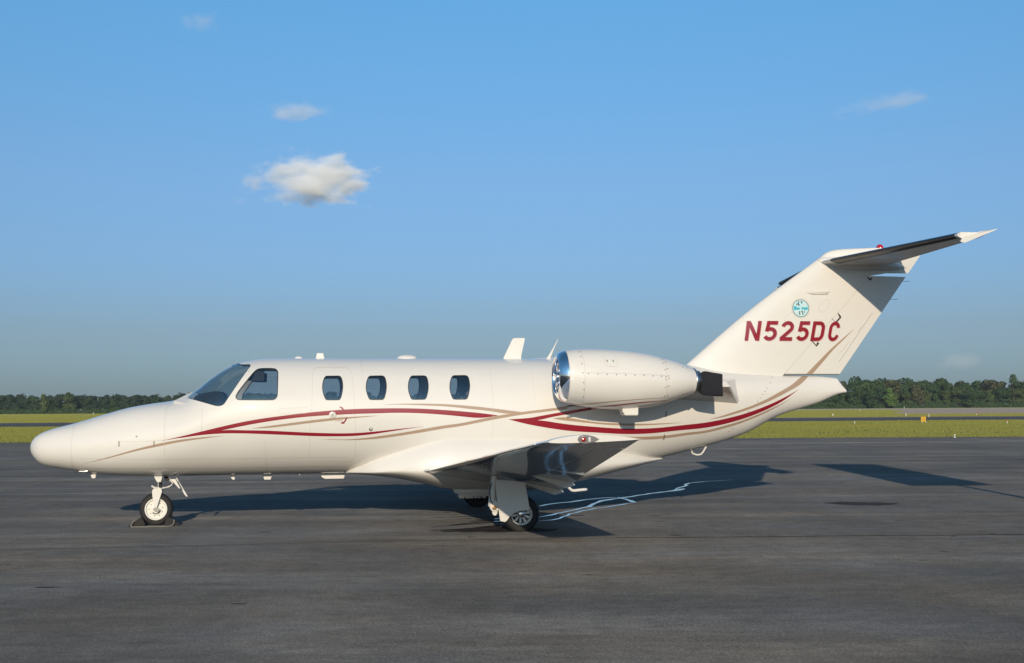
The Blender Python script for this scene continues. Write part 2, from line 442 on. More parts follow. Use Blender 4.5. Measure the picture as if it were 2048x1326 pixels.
FW_ = [(-1.67, 0.0), (-1.63, 0.12), (-1.52, 0.235), (-1.2, 0.37), (-0.7, 0.49), (0, 0.62), (0.5, 0.7), (1.0, 0.765), (1.6, 0.8), (5.2, 0.8), (6.2, 0.76), (7.2, 0.64), (8.2, 0.45), (9.2, 0.24), (9.7, 0.13), (10.218, 0.05)]
FN_ = [(-1.67, 2.0), (-0.8, 2.15), (0.0, 2.2), (0.35, 2.0), (0.7, 2.0), (1.2, 2.1), (1.7, 2.05), (5, 2.05), (10.218, 2.0)]
WIN_ = [[(2.311, 2.048), (2.396, 2.049), (2.488, 2.048), (2.511, 2.032), (2.526, 1.996), (2.535, 1.944), (2.537, 1.893), (2.532, 1.836), (2.519, 1.775), (2.508, 1.738), (2.491, 1.713), (2.471, 1.708), (2.324, 1.709), (2.302, 1.714), (2.287, 1.74), (2.268, 1.79), (2.256, 1.844), (2.253, 1.894), (2.259, 1.952), (2.272, 2.0), (2.288, 2.031)], [(2.909, 2.048), (2.996, 2.05), (3.089, 2.048), (3.111, 2.032), (3.125, 1.996), (3.133, 1.944), (3.134, 1.893), (3.128, 1.836), (3.114, 1.775), (3.102, 1.738), (3.084, 1.713), (3.064, 1.708), (2.915, 1.709), (2.893, 1.714), (2.878, 1.739), (2.86, 1.79), (2.848, 1.844), (2.846, 1.894), (2.853, 1.952), (2.868, 2.0), (2.885, 2.031)], [(3.492, 2.049), (3.58, 2.05), (3.672, 2.048), (3.694, 2.033), (3.707, 1.996), (3.714, 1.945), (3.714, 1.894), (3.707, 1.836), (3.691, 1.775), (3.679, 1.738), (3.661, 1.713), (3.64, 1.708), (3.491, 1.709), (3.47, 1.714), (3.455, 1.74), (3.438, 1.79), (3.427, 1.844), (3.426, 1.895), (3.434, 1.953), (3.45, 2.0), (3.468, 2.032)], [(4.075, 2.051), (4.163, 2.053), (4.256, 2.051), (4.278, 2.035), (4.29, 1.998), (4.295, 1.946), (4.294, 1.894), (4.285, 1.836), (4.269, 1.775), (4.256, 1.737), (4.237, 1.712), (4.217, 1.707), (4.067, 1.708), (4.046, 1.713), (4.031, 1.738), (4.014, 1.789), (4.004, 1.844), (4.004, 1.895), (4.014, 1.954), (4.031, 2.002), (4.05, 2.034)]]
CKW_ = [(1.097, 1.768), (1.106, 1.738), (1.13, 1.721), (1.165, 1.716), (1.589, 1.713), (1.628, 1.725), (1.651, 1.753), (1.659, 1.787), (1.66, 2.079), (1.652, 2.119), (1.629, 2.146), (1.592, 2.158), (1.429, 2.159), (1.385, 2.151), (1.35, 2.129), (1.319, 2.095), (1.129, 1.835)]
WS_ = [(1.146, 2.216), (1.255, 2.217), (1.276, 2.207), (1.276, 2.184), (0.981, 1.71), (0.953, 1.666), (0.918, 1.644), (0.874, 1.637), (0.83, 1.643), (0.587, 1.713)]
WSF_ = [(0.461, 1.746), (0.401, 1.792), (0.342, 1.826), (0.296, 1.918), (0.74, 2.224), (0.994, 2.285)]
DOOR_ = [(2.114, 1.57), (2.126, 2.081), (2.137, 2.136), (2.179, 2.164), (2.585, 2.164), (2.63, 2.14), (2.658, 2.08), (2.67, 1.972), (2.7, 1.417), (2.712, 1.026), (2.704, 0.933), (2.669, 0.879), (2.617, 0.863), (2.184, 0.872), (2.132, 0.895), (2.095, 0.942), (2.083, 1.004), (2.093, 1.274)]
ST_ = {'redA1': ([(0.122, 1.177), (0.376, 1.234), (0.663, 1.302), (0.951, 1.37), (1.238, 1.432), (1.526, 1.478), (1.816, 1.513), (2.107, 1.547), (2.4, 1.571), (2.695, 1.588), (3.036, 1.593), (3.285, 1.594), (3.617, 1.585), (3.952, 1.563), (4.288, 1.534), (4.457, 1.516), (4.678, 1.484)], [(0.122, 1.177), (0.376, 1.219), (0.663, 1.27), (0.936, 1.316), (1.238, 1.378), (1.527, 1.427), (1.816, 1.465), (2.107, 1.493), (2.4, 1.508), (2.695, 1.521), (3.035, 1.527), (3.285, 1.533), (3.617, 1.522), (3.951, 1.497), (4.288, 1.461), (4.423, 1.445), (4.678, 1.484)]), 'redB': ([(0.376, 1.219), (0.663, 1.271), (0.936, 1.317), (1.238, 1.312), (1.527, 1.305), (1.816, 1.288), (2.108, 1.271), (2.402, 1.26), (2.495, 1.257), (2.732, 1.261), (2.971, 1.278), (3.211, 1.302), (3.451, 1.325), (3.661, 1.344)], [(0.376, 1.215), (0.663, 1.255), (0.95, 1.273), (1.238, 1.27), (1.527, 1.257), (1.817, 1.242), (2.108, 1.226), (2.402, 1.218), (2.495, 1.219), (2.654, 1.219), (2.892, 1.237), (3.131, 1.271), (3.291, 1.293), (3.452, 1.318), (3.661, 1.344)]), 'tanA': ([(-0.925, 0.875), (-0.536, 0.976), (-0.221, 1.066), (0.091, 1.142), (0.403, 1.196), (0.715, 1.227), (0.964, 1.24)], [(-0.925, 0.875), (-0.537, 0.961), (-0.221, 1.042), (0.091, 1.106), (0.403, 1.167), (0.714, 1.21), (0.964, 1.24)]), 'tanB': ([(1.31, 1.337), (1.527, 1.365), (1.816, 1.402), (2.107, 1.439), (2.4, 1.47), (2.691, 1.483), (2.874, 1.491), (3.041, 1.496)], [(1.31, 1.337), (1.527, 1.341), (1.816, 1.37), (2.108, 1.404), (2.401, 1.434), (2.691, 1.464), (2.874, 1.48), (3.041, 1.496)]), 'tanC': ([(2.226, 1.18), (2.373, 1.18), (2.496, 1.173), (2.734, 1.182), (2.972, 1.208), (3.212, 1.239), (3.452, 1.275), (3.694, 1.317), (3.937, 1.356), (4.119, 1.375), (4.288, 1.406), (4.457, 1.441), (4.627, 1.473), (4.797, 1.5), (4.968, 1.526), (5.14, 1.545), (5.313, 1.564), (5.487, 1.585), (5.663, 1.609)], [(2.226, 1.18), (2.373, 1.172), (2.496, 1.166), (2.734, 1.164), (2.973, 1.176), (3.212, 1.203), (3.453, 1.237), (3.695, 1.273), (3.937, 1.314), (4.12, 1.335), (4.288, 1.367), (4.457, 1.399), (4.627, 1.431), (4.797, 1.46), (4.968, 1.487), (5.14, 1.508), (5.312, 1.527), (5.486, 1.546), (5.662, 1.568)]), 'tanD': ([(3.038, 1.639), (3.286, 1.654), (3.618, 1.655), (3.953, 1.645), (4.289, 1.618), (4.458, 1.6), (4.628, 1.579), (4.798, 1.556), (5.002, 1.529)], [(3.038, 1.639), (3.286, 1.644), (3.618, 1.632), (3.952, 1.613), (4.288, 1.576), (4.457, 1.558), (4.627, 1.535), (4.814, 1.507), (5.002, 1.529)]), 'redC1': ([(4.82, 1.428), (5.125, 1.448), (5.286, 1.475), (5.613, 1.53), (5.944, 1.579), (6.146, 1.612), (6.281, 1.632)], [(4.82, 1.428), (5.125, 1.407), (5.254, 1.417), (5.449, 1.458), (5.777, 1.513), (6.01, 1.554), (6.144, 1.577), (6.279, 1.599)]), 'redC2': ([(4.82, 1.428), (5.125, 1.413), (5.254, 1.419), (5.449, 1.384), (5.778, 1.338), (5.995, 1.32), (6.345, 1.29), (6.704, 1.279), (7.071, 1.289), (7.443, 1.324), (7.709, 1.345), (7.907, 1.369), (8.106, 1.404), (8.307, 1.445), (8.509, 1.495), (8.713, 1.558), (8.918, 1.631), (9.125, 1.717), (9.251, 1.777), (9.382, 1.843)], [(4.82, 1.428), (5.125, 1.35), (5.255, 1.328), (5.451, 1.293), (5.781, 1.25), (5.998, 1.239), (6.349, 1.214), (6.619, 1.203), (6.986, 1.212), (7.358, 1.246), (7.719, 1.269), (7.918, 1.293), (8.117, 1.329), (8.316, 1.373), (8.517, 1.429), (8.72, 1.497), (8.925, 1.579), (9.128, 1.678), (9.251, 1.762), (9.382, 1.843)]), 'tanE': ([(5.449, 1.436), (5.612, 1.454), (5.777, 1.428), (5.994, 1.391), (6.211, 1.368), (6.61, 1.354), (6.882, 1.349), (7.159, 1.354), (7.44, 1.361)], [(5.449, 1.436), (5.563, 1.414), (5.777, 1.389), (5.994, 1.366), (6.211, 1.343), (6.611, 1.325), (6.884, 1.328), (7.16, 1.341), (7.44, 1.36)]), 'tanF': ([(6.352, 1.175), (6.715, 1.161), (6.9, 1.163), (7.178, 1.175), (7.554, 1.217), (7.726, 1.227), (7.925, 1.257), (8.121, 1.304), (8.32, 1.351), (8.52, 1.411), (8.723, 1.482), (8.928, 1.561), (9.131, 1.646), (9.253, 1.709)], [(6.355, 1.133), (6.628, 1.122), (6.999, 1.121), (7.185, 1.135), (7.562, 1.178), (7.734, 1.192), (7.932, 1.222), (8.129, 1.266), (8.327, 1.315), (8.526, 1.38), (8.729, 1.452), (8.931, 1.54), (9.133, 1.635), (9.253, 1.709)]), 'tanG': ([(7.853, 1.407), (8.002, 1.434), (8.2, 1.49), (8.401, 1.547), (8.604, 1.612), (8.809, 1.692), (9.018, 1.791), (9.182, 1.868), (9.312, 1.937), (9.42, 2.003), (9.5, 2.043)], [(7.853, 1.407), (8.003, 1.417), (8.203, 1.459), (8.403, 1.511), (8.606, 1.572), (8.811, 1.643), (9.019, 1.728), (9.177, 1.8), (9.342, 1.873), (9.462, 1.942), (9.604, 2.043)])}
NT_ = [(5.374, 2.182), (5.391, 2.275), (5.423, 2.325), (5.487, 2.356), (5.55, 2.371), (5.701, 2.386), (5.908, 2.389), (6.308, 2.37), (6.631, 2.331), (6.873, 2.276), (7.117, 2.206), (7.353, 2.111)]
NB_ = [(5.371, 1.874), (5.386, 1.781), (5.417, 1.72), (5.456, 1.681), (5.503, 1.658), (5.661, 1.62), (5.978, 1.571), (6.297, 1.554), (6.539, 1.567), (6.782, 1.6), (7.027, 1.672), (7.322, 1.765)]
EXT_ = [(7.393, 1.988), (7.414, 2.017), (7.439, 2.043), (7.476, 2.072), (7.506, 2.081), (7.639, 2.06), (7.76, 2.04), (7.784, 2.028)]
EXB_ = [(7.384, 1.838), (7.399, 1.81), (7.434, 1.775), (7.47, 1.752), (7.512, 1.743), (7.632, 1.732), (7.753, 1.727), (7.787, 1.733)]
NST1_ = ([(5.546, 1.617), (5.811, 1.646), (5.796, 1.644), (6.12, 1.673), (6.447, 1.695), (6.776, 1.713), (6.942, 1.722)], [(5.546, 1.598), (5.811, 1.626), (5.796, 1.629), (6.12, 1.661), (6.447, 1.687), (6.776, 1.708), (6.941, 1.72)])
NST2_ = ([(5.854, 1.584), (5.937, 1.597), (6.214, 1.626), (6.543, 1.659), (6.915, 1.681)], [(5.853, 1.563), (5.937, 1.586), (6.214, 1.612), (6.543, 1.647), (6.915, 1.679)])
FINST_ = ([(9.554, 2.07), (9.755, 2.256), (9.959, 2.443), (10.191, 2.631), (10.381, 2.779)], [(9.66, 2.07), (9.84, 2.256), (10.015, 2.443), (10.225, 2.631), (10.381, 2.779)])
RIV_ = [(8.962, 2.02), (8.901, 1.941), (8.826, 1.859), (8.785, 1.809), (8.747, 1.763), (8.703, 1.712), (8.659, 1.659), (8.614, 1.608), (8.515, 1.51), (8.372, 1.355), (8.272, 1.262), (8.226, 1.217)]
MGD_ = [(4.417, 0.702), (4.807, 0.659), (4.865, 0.278), (4.766, 0.28), (4.705, 0.267), (4.644, 0.238), (4.599, 0.199), (4.564, 0.155), (4.545, 0.139), (4.523, 0.143), (4.481, 0.153), (4.438, 0.446)]

# ================================================================== GROUND
def sheet(name, poly, z, mat_, kind='structure', sub=0):
    V = [(x, y, z) for x, y in poly]
    return tag(mesh(name, V, [tuple(range(len(V)))], mat_, smooth=False), kind=kind)

def wavy(x0, x1, f, n, amp, seed):
    """edge points y=f(x) with a little wander"""
    return [(lerp(x0, x1, i/n), f(lerp(x0, x1, i/n))+amp*(noise.noise((lerp(x0, x1, i/n)*.25, seed, 0))+.5*noise.noise((lerp(x0, x1, i/n)*1.3, seed, 3)))) for i in range(n+1)]

sheet('ground', [(-2500, -400), (2500, -400), (2500, 3500), (-2500, 3500)], 0.0, M['grass'])
APRON_Y = lambda x: 59.9-.055*max(x-4, 0)-.012*x
edge = wavy(-160, 160, APRON_Y, 320, .35, 1.0)
sheet('apron', [(-160, -60), (160, -60)]+edge[::-1], .004, M['apron'])
sheet('verge', edge+[(x, y+.7+.5*noise.noise((x*.4, 9, 0))) for x, y in edge[::-1]], .008, M['gravel'])
TAX0 = lambda x: 125.5+.02*x
TAX1 = lambda x: 165.0-.02*x
sheet('taxiway', wavy(-700, 700, TAX0, 200, .5, 4.0)+wavy(-700, 700, TAX1, 200, .8, 5.0)[::-1], .004, M['taxi'])
sheet('taxiway_shoulder', wavy(-700, 700, lambda x: TAX1(x)+.05, 200, .8, 5.0)+wavy(-700, 700, lambda x: TAX1(x)+11+.02*x, 200, 3, 6.0)[::-1], .008, M['gravel'])
# runway: a long light strip across the back on the right, and its wide grey-pink turning pad
RWY = [(60, 548), (1000, 548), (1000, 800), (60, 800)]
PAD = [(174, 546), (1000, 546), (1000, 226), (120, 238), (78, 231), (84, 262), (120, 360)]
def in_poly(x, y, P):
    c_ = False
    for i in range(len(P)):
        (x1, y1), (x2, y2) = P[i-1], P[i]
        if (y1 > y) != (y2 > y) and x < (x2-x1)*(y-y1)/(y2-y1)+x1: c_ = not c_
    return c_
sheet('runway', RWY, .004, M['runlight'])
sheet('runway_pad', PAD, .008, M['runway'])
def strip_line(name, pts, w, z, mat_):
    V = []
    for i, (x, y) in enumerate(pts):
        V += [(x, y-w/2, z), (x, y+w/2, z)]
    F = [(2*i, 2*i+2, 2*i+3, 2*i+1) for i in range(len(pts)-1)]
    return tag(mesh(name, V, F, mat_, smooth=False), kind='structure')
strip_line('apron_edge_line', [(9.2+i, 51.3-.045*i) for i in range(0, 60)], .16, .008, M['wline'])
k = 0
for a, b in ((5.2, 6.5), (7.0, 7.5), (8.0, 9.3), (9.6, 10.2), (10.7, 11.3), (11.5, 11.9), (12.1, 13.1)):
    strip_line('painted_dash', [(a, 40.3), (b, 40.25)], .14, .008, M['yline'])
for y0_, xs in ((41.8, (5.6, 6.6)), (38.7, (6.0, 6.7))):
    strip_line('painted_dash', [(xs[0], y0_), (xs[1], y0_)], .1, .008, M['yline'])
# long construction joint
def crack(pts, w, name):
    P = resample(pts, 120); V = []; F = []
    for i, (x, y) in enumerate(P):
        j = .05*noise.noise((x*1.1, 2, 0))+.02*noise.noise((x*5, 4, 0)); ww = w*(.6+.8*abs(noise.noise((x*2.3, 7, 1))))
        V += [(x, y+j-ww, .006), (x, y+j+ww, .006)]
    F = [(2*i, 2*i+2, 2*i+3, 2*i+1) for i in range(len(P)-1)]
    return tag(mesh(name, V, F, M['crack'], smooth=False), kind='structure')
crack([(-40, 11.2), (-5.9, 13.55), (-3, 13.95), (0, 14.30), (6.2, 14.41), (40, 15.0)], .016, 'pavement_joint')
crack([(1.2, 14.36), (3.2, 14.38), (6.2, 14.415), (9, 14.45)], .022, 'pavement_joint')
crack([(-60, 26.5), (-10, 27.0), (20, 27.4), (60, 28)], .010, 'pavement_joint')

# damp streaks, wet trail, dark patch
def blob(name, pts, z, mat_, rough=.12, n=90, seed=0):
    P = resample(pts+[pts[0]], n)[:-1]
    cx = sum(p[0] for p in P)/len(P); cy = sum(p[1] for p in P)/len(P)
    V = [(x+rough*noise.noise((x*5, y*5, seed)), y+rough*noise.noise((x*5, y*5, seed+9)), z) for x, y in P]
    return V
def filmstrip(pts, w0, w1, z, mb, seed):
    P = resample(pts, 60); V = []
    for i, (x, y) in enumerate(P):
        a, b = P[max(i-1, 0)], P[min(i+1, len(P)-1)]
        t = Vector((b[0]-a[0], b[1]-a[1])).normalized(); nn = Vector((-t.y, t.x))
        w = lerp(w0, w1, i/59)*(.75+1.1*abs(noise.noise((x*2.2, y*2.2, seed))))*(min(1, i/3, (59-i)/6)*.9+.1)
        j = .05*noise.noise((x*3, y*3, seed+2))
        V += [(x+nn.x*(j-w), y+nn.y*(j-w), z), (x+nn.x*(j+w), y+nn.y*(j+w), z)]
    mb.add(V, [(2*i, 2*i+2, 2*i+3, 2*i+1) for i in range(59)])
w = MB()
filmstrip([(.42, 19.05), (.61, 19.49), (.92, 19.82), (1.24, 20.3), (1.6, 20.7), (1.95, 20.85)], 0.037, 0.045, .007, w, 1)
filmstrip([(.35, 17.1), (.6, 17.6), (.95, 18.27), (1.17, 18.8), (1.51, 20.04), (1.95, 20.73), (2.55, 21.7), (3.0, 22.31), (3.22, 22.99)], 0.027, 0.060, .0085, w, 3)
filmstrip([(.36, 16.55), (.58, 16.7), (.88, 17.71), (1.32, 18.56), (1.77, 19.24), (2.02, 19.63)], 0.022, 0.034, .0075, w, 5)
filmstrip([(2.02, 19.6), (1.98, 20.1), (1.85, 20.75)], 0.037, 0.037, .0095, w, 6)
filmstrip([(3.15, 22.85), (3.45, 23.7), (3.75, 24.7), (4.81, 25.62)], 0.045, 0.015, .0078, w, 7)
filmstrip([(2.95, 22.2), (3.2, 22.6), (3.3, 22.9)], 0.075, 0.075, .0088, w, 8)
filmstrip([(-.28, 16.9), (0.0, 16.95), (.3, 16.9)], 0.027, 0.019, .0092, w, 9)
filmstrip([(-.28, 16.5), (0.0, 16.55), (.3, 16.5)], 0.019, 0.015, .0098, w, 10)
tag(w.build('water_trail', M['water'], smooth=False), 'thin branching trail of spilled water reflecting the sky behind the near main wheel', 'puddle', kind='stuff')
st_ = MB(); q = 0
for a, b, wd in (((-1.1, 15.35), (.1, 15.75), .10), ((-1.12, 15.75), (0, 16.6), .05), ((-.95, 15.25), (.1, 15.45), .16), ((-.75, 15.4), (-.1, 16.0), .10), ((-.9, 16.95), (.1, 17.1), .07), ((-1.2, 17.2), (0, 17.25), .06), ((-.6, 16.5), (.1, 16.9), .06), ((-.9, 16.05), (.1, 16.85), .05), ((-.4, 15.1), (.4, 15.3), .10), ((-.7, 15.15), (.0, 15.3), .13), ((-.55, 16.8), (.35, 16.6), .12), ((-.2, 15.6), (.5, 15.2), .2)):
    filmstrip([a, (lerp(a[0], b[0], .5), lerp(a[1], b[1], .5)+.04), b], wd*.5, wd*1.1, .0052+.0002*q, st_, 20+q); q += 1
tag(st_.build('damp_stain', M['stain'], smooth=False), 'dark feathery damp stain on the asphalt ahead of the near main wheel', 'stain', kind='stuff')
# small drips and scuffs over the apron
V = []; F = []; r_ = random.Random(31)
for i in range(70):
    x, y = r_.uniform(-7, 8), r_.uniform(7.6, 30); rx, ry = r_.uniform(.02, .10)*(1.6 if r_.random() < .2 else 1), r_.uniform(.01, .05); k_ = len(V); n_ = 9
    for q in range(n_):
        a = 6.283*q/n_; w_ = r_.uniform(.7, 1.2); V.append((x+rx*w_*math.cos(a), y+ry*w_*math.sin(a), .0047))
    F.append(tuple(range(k_, k_+n_)))
tag(mesh('oil_drips', V, F, M['stain'], smooth=False), 'small dark oil drips scattered over the asphalt apron', 'stains', kind='stuff')
V = blob('p', [(5.07, 19.26), (5.35, 19.5), (5.7, 19.42), (6.02, 19.39), (6.25, 19.1), (6.1, 18.9), (5.78, 18.75), (5.4, 18.85)], .006, None)
tag(mesh('tar_patch', V, [tuple(range(len(V)))], M['patch'], smooth=False), 'oval dark oil patch on the asphalt right of the tail', 'oil patch', kind='structure')

# ================================================================== AIRCRAFT
AX, AY, ATH = -4.9423, 16.3681, 0.170486
jet = empty('business_jet', 'white twin engine business jet with red and tan stripes parked on the asphalt apron', 'jet', (AX, AY, 0), ATH)

# ---- fuselage shell with real openings
def shell(B, xs, na, off_out=0.0, thick=.03, mat_out=None):
    """closed hollow body between offset surfaces; returns V, F"""
    V, F = [], []
    for layer, off in enumerate((off_out, off_out+thick)):
        k0 = len(V)
        lo, hi = B.x0, xs[-1]
        rows = xs if layer == 0 else [min(max(x, lo+thick*1.5), hi-thick*2) for x in xs]
        for x in rows:
            for j in range(na):
                V.append(B.pt(x, 2*math.pi*j/na, off))
        n = len(rows); f = []
        for i in range(n-1):
            for j in range(na):
                j2 = (j+1) % na
                f.append((k0+i*na+j, k0+i*na+j2, k0+(i+1)*na+j2, k0+(i+1)*na+j))
        a = len(V); V.append((rows[0]-(1e-3 if layer == 0 else 0), B.y0, B.pt(rows[0], math.pi/2, off)[2]*.5+B.pt(rows[0], -math.pi/2, off)[2]*.5))
        b = len(V); V.append((rows[-1]+.004, B.y0, B.pt(rows[-1], math.pi/2, off)[2]*.5+B.pt(rows[-1], -math.pi/2, off)[2]*.5))
        for j in range(na):
            j2 = (j+1) % na
            f.append((a, k0+j2, k0+j)); f.append((b, k0+(n-1)*na+j, k0+(n-1)*na+j2))
        F += [t[::-1] for t in f] if layer == 1 else f
    return V, F

def to_obj(V, F, name='tmp'):
    me = bpy.data.meshes.new(name); me.from_pydata([tuple(v) for v in V], [], F); me.update()
    bm = bmesh.new(); bm.from_mesh(me); bmesh.ops.remove_doubles(bm, verts=bm.verts, dist=1e-6)
    bm.to_mesh(me); bm.free()
    o = bpy.data.objects.new(name, me); COL.objects.link(o); return o

def prism_obj(poly, y0, y1):
    a = sum(poly[i][0]*poly[(i+1) % len(poly)][1]-poly[(i+1) % len(poly)][0]*poly[i][1] for i in range(len(poly)))
    if a < 0: poly = poly[::-1]
    b = MB(); b.prism(poly, y0, y1)
    o = to_obj(b.V, b.F, 'cutter')
    bm = bmesh.new(); bm.from_mesh(o.data); bmesh.ops.recalc_face_normals(bm, faces=bm.faces); bm.to_mesh(o.data); bm.free()
    return o

def boolean(o, cutters, op):
    """apply boolean ops, return a new mesh; cutters are removed by the caller"""
    mods = []
    for c in cutters:
        md = o.modifiers.new('b', 'BOOLEAN'); md.operation = op; md.object = c
        md.solver = 'EXACT'
        mods.append(md)
    dg = bpy.context.evaluated_depsgraph_get()
    me = bpy.data.meshes.new_from_object(o.evaluated_get(dg))
    o.modifiers.clear()
    return me

def kill(*os_):
    for o in os_:
        me = o.data; bpy.data.objects.remove(o)
        if me and me.users == 0: bpy.data.meshes.remove(me)

def body_normals(me, B, tol=.985):
    """exact smooth normals on the skin, flat ones on cut edges"""
    Fv = [B.F(max(v.co.x, B.x0+1e-3), v.co.y, v.co.z) for v in me.vertices]
    Nv = [None]*len(me.vertices)
    out = []
    me.polygons.foreach_set('use_smooth', [True]*len(me.polygons))
    for p in me.polygons:
        skin = all(Fv[i] > tol for i in p.vertices)
        if skin:
            c = p.center; g = Vector(B.N(max(c.x, B.x0+2e-3), c.y, c.z))
            skin = abs(g.dot(p.normal)) > .8
        for li in p.loop_indices:
            vi = me.loops[li].vertex_index
            if skin:
                if Nv[vi] is None:
                    co = me.vertices[vi].co; g = Vector(B.N(max(co.x, B.x0+2e-3), co.y, co.z))
                    Nv[vi] = g
                n_ = Nv[vi] if Nv[vi].dot(p.normal) > 0 else -Nv[vi]
                out.append(n_)
            else: out.append(p.normal.copy())
    me.normals_split_custom_set(out)

FB = Body(FT_[0][0], FT_, FBT_, FC_, FW_, FN_)
XE = FT_[-1][0]
fxs = [FB.x0+(XE-FB.x0)*t for t in ()]
t = 0.0006
while FB.x0+t < XE-.004:
    fxs.append(FB.x0+t)
    t += min(.075, .004+t*.22)
fxs.append(XE)
NA = 112
sv, sf = shell(FB, fxs, NA, 0, .035)
shell_o = to_obj(sv, sf)
def offs(poly, d):
    """polygon grown by d"""
    n = len(poly); a = sum(poly[i][0]*poly[(i+1) % n][1]-poly[(i+1) % n][0]*poly[i][1] for i in range(n)); s = 1 if a > 0 else -1
    out = []
    for i in range(n):
        p0, p1, p2 = Vector(poly[i-1]), Vector(poly[i]), Vector(poly[(i+1) % n])
        t_ = (p2-p0).normalized(); nn = Vector((t_.y, -t_.x))*s
        out.append((p1.x+nn.x*d, p1.y+nn.y*d))
    return out
def smooth_poly(poly, n=40):
    return resample(poly+[poly[0]], n+1)[:-1]
WINP = [smooth_poly(w_, 44) for w_ in WIN_]
CKWP = smooth_poly(CKW_, 56)
WSP = WS_+WSF_
DOORP = DOOR_
cut = []
for w_ in WINP+[CKWP]:
    cut.append(prism_obj(w_, -1.2, -.2)); cut.append(prism_obj(w_, .2, 1.2))
cut.append(prism_obj(WSP, -1.2, 1.2))
door_hole = prism_obj(offs(DOORP, .0025), -1.2, -.05)
me = boolean(shell_o, cut+[door_hole], 'DIFFERENCE')
me.name = 'fuselage'
body_normals(me, FB)
fus = link('fuselage', me, M['white'], jet)
# door leaf: the piece of skin inside the outline
dsh = prism_obj(offs(DOORP, -.001), -1.2, -.06)
me = boolean(shell_o, [dsh], 'INTERSECT')
o_ = link('tmp2', me); wc = prism_obj(WINP[0], -1.2, -.2)
me2 = boolean(o_, [wc], 'DIFFERENCE'); kill(o_)
body_normals(me2, FB)
door = link('door', me2, M['white'], jet)
kill(dsh, wc)
# inner gap closer behind the door seam
# panes and seals from thinner shells
gv, gf = shell(FB, fxs, NA, .004, .006)
gsh = to_obj(gv, gf)
rv, rf = shell(FB, fxs, NA, .0015, .022)
rsh = to_obj(rv, rf)
def pane(poly, y0, y1, name, mat_, parent=jet, grow=.012):
    c = prism_obj(offs(poly, grow), y0, y1)
    me_ = boolean(gsh, [c], 'INTERSECT'); kill(c)
    for p in me_.polygons: p.use_smooth = True
    try: me_.set_sharp_from_angle(angle=math.radians(40))
    except Exception: pass
    return link(name, me_, mat_, parent)
def seal(poly, y0, y1, parent, wd=.011):
    a = prism_obj(offs(poly, .001), y0, y1); b = prism_obj(offs(poly, -wd), y0-.1, y1+.1)
    tmp = link('tmp', boolean(rsh, [a], 'INTERSECT'))
    me_ = boolean(tmp, [b], 'DIFFERENCE'); kill(tmp, a, b)
    return link('window_seal', me_, M['seal'], parent)
for i, w_ in enumerate(WINP):
    for s_ in (-1, 1):
        y0_, y1_ = (-1.2, -.2) if s_ < 0 else (.2, 1.2)
        par = door if (i == 0 and s_ < 0) else jet
        p_ = pane(w_, y0_, y1_, 'cabin_window', M['glass'], par)
        seal(w_, y0_, y1_, p_ if par is jet else door)
for s_ in (-1, 1):
    y0_, y1_ = (-1.2, -.2) if s_ < 0 else (.2, 1.2)
    p_ = pane(CKWP, y0_, y1_, 'cockpit_window', M['glass']); seal(CKWP, y0_, y1_, p_, .012)
wsh = pane(WSP, -1.2, 1.2, 'windshield', M['wglass'], grow=.015)
seal(WSP, -1.2, 1.2, wsh, .006)
# centre post of the windshield
pb = MB(); P_ = []
for i in range(14):
    x = lerp(.36, 1.0, i/13); P_.append((x, 0, FB.pt(x, math.pi/2)[2]-.004))
V = []; F = []
for x, y, z in P_: V += [(x, -.022, z), (x, .022, z), (x, .022, z-.03), (x, -.022, z-.03)]
for i in range(len(P_)-1):
    for a_ in range(4): F.append((i*4+a_, i*4+(a_+1) % 4, i*4+4+(a_+1) % 4, i*4+4+a_))
pb.add(V, F); pb.build('centre_post', M['white'], wsh)
kill(*cut, door_hole, shell_o, gsh, rsh)

# ---- cabin: floor, seats, coaming, sun visors
cb = MB(); cb.box((3.2, 0, .98), (5.6, 1.04, .04)); cb.box((.40, 0, 1.32), (.06, .9, .5)); cb.box((5.95, 0, 1.5), (.05, 1.1, 1.0))
cb.build('cabin_floor', M['cabin'], jet)
def seat(x, y, back=.34):
    b = MB(); b.box((x, y, 1.20), (.48, .42, .16)); b.box((x+.26, y, 1.46), (.13, .40, .56), Matrix.Rotation(.16, 4, 'Y')); b.box((x+.32, y, 1.79), (.09, .24, .14), Matrix.Rotation(.16, 4, 'Y'))
    return b.build('seat', M['seat'], jet, bevel=.04)
for x, y in ((1.42, -.33), (1.42, .33), (3.05, .42), (4.0, -.42), (4.0, .42), (4.75, .42)): seat(x, y)
dsb = MB(); dsb.prism([(.46, 1.45), (.47, 1.66), (.56, 1.80), (.80, 1.845), (.90, 1.835), (.92, 1.78), (.87, 1.45)], -.46, .46)
dsb.build('instrument_coaming', M['dash'], jet, bevel=.02)
for y_ in (-.50, .45):
    vs = MB(); vs.box((1.36, y_, 2.05), (.22, .012, .13)); vs.build('sun_visor', M['dash'], jet)
hs = MB(); hs.tube([(.72, -.1, 1.78), (.76, -.12, 1.83), (.80, -.1, 1.80)], .012); hs.build('headset', M['seat'], jet)

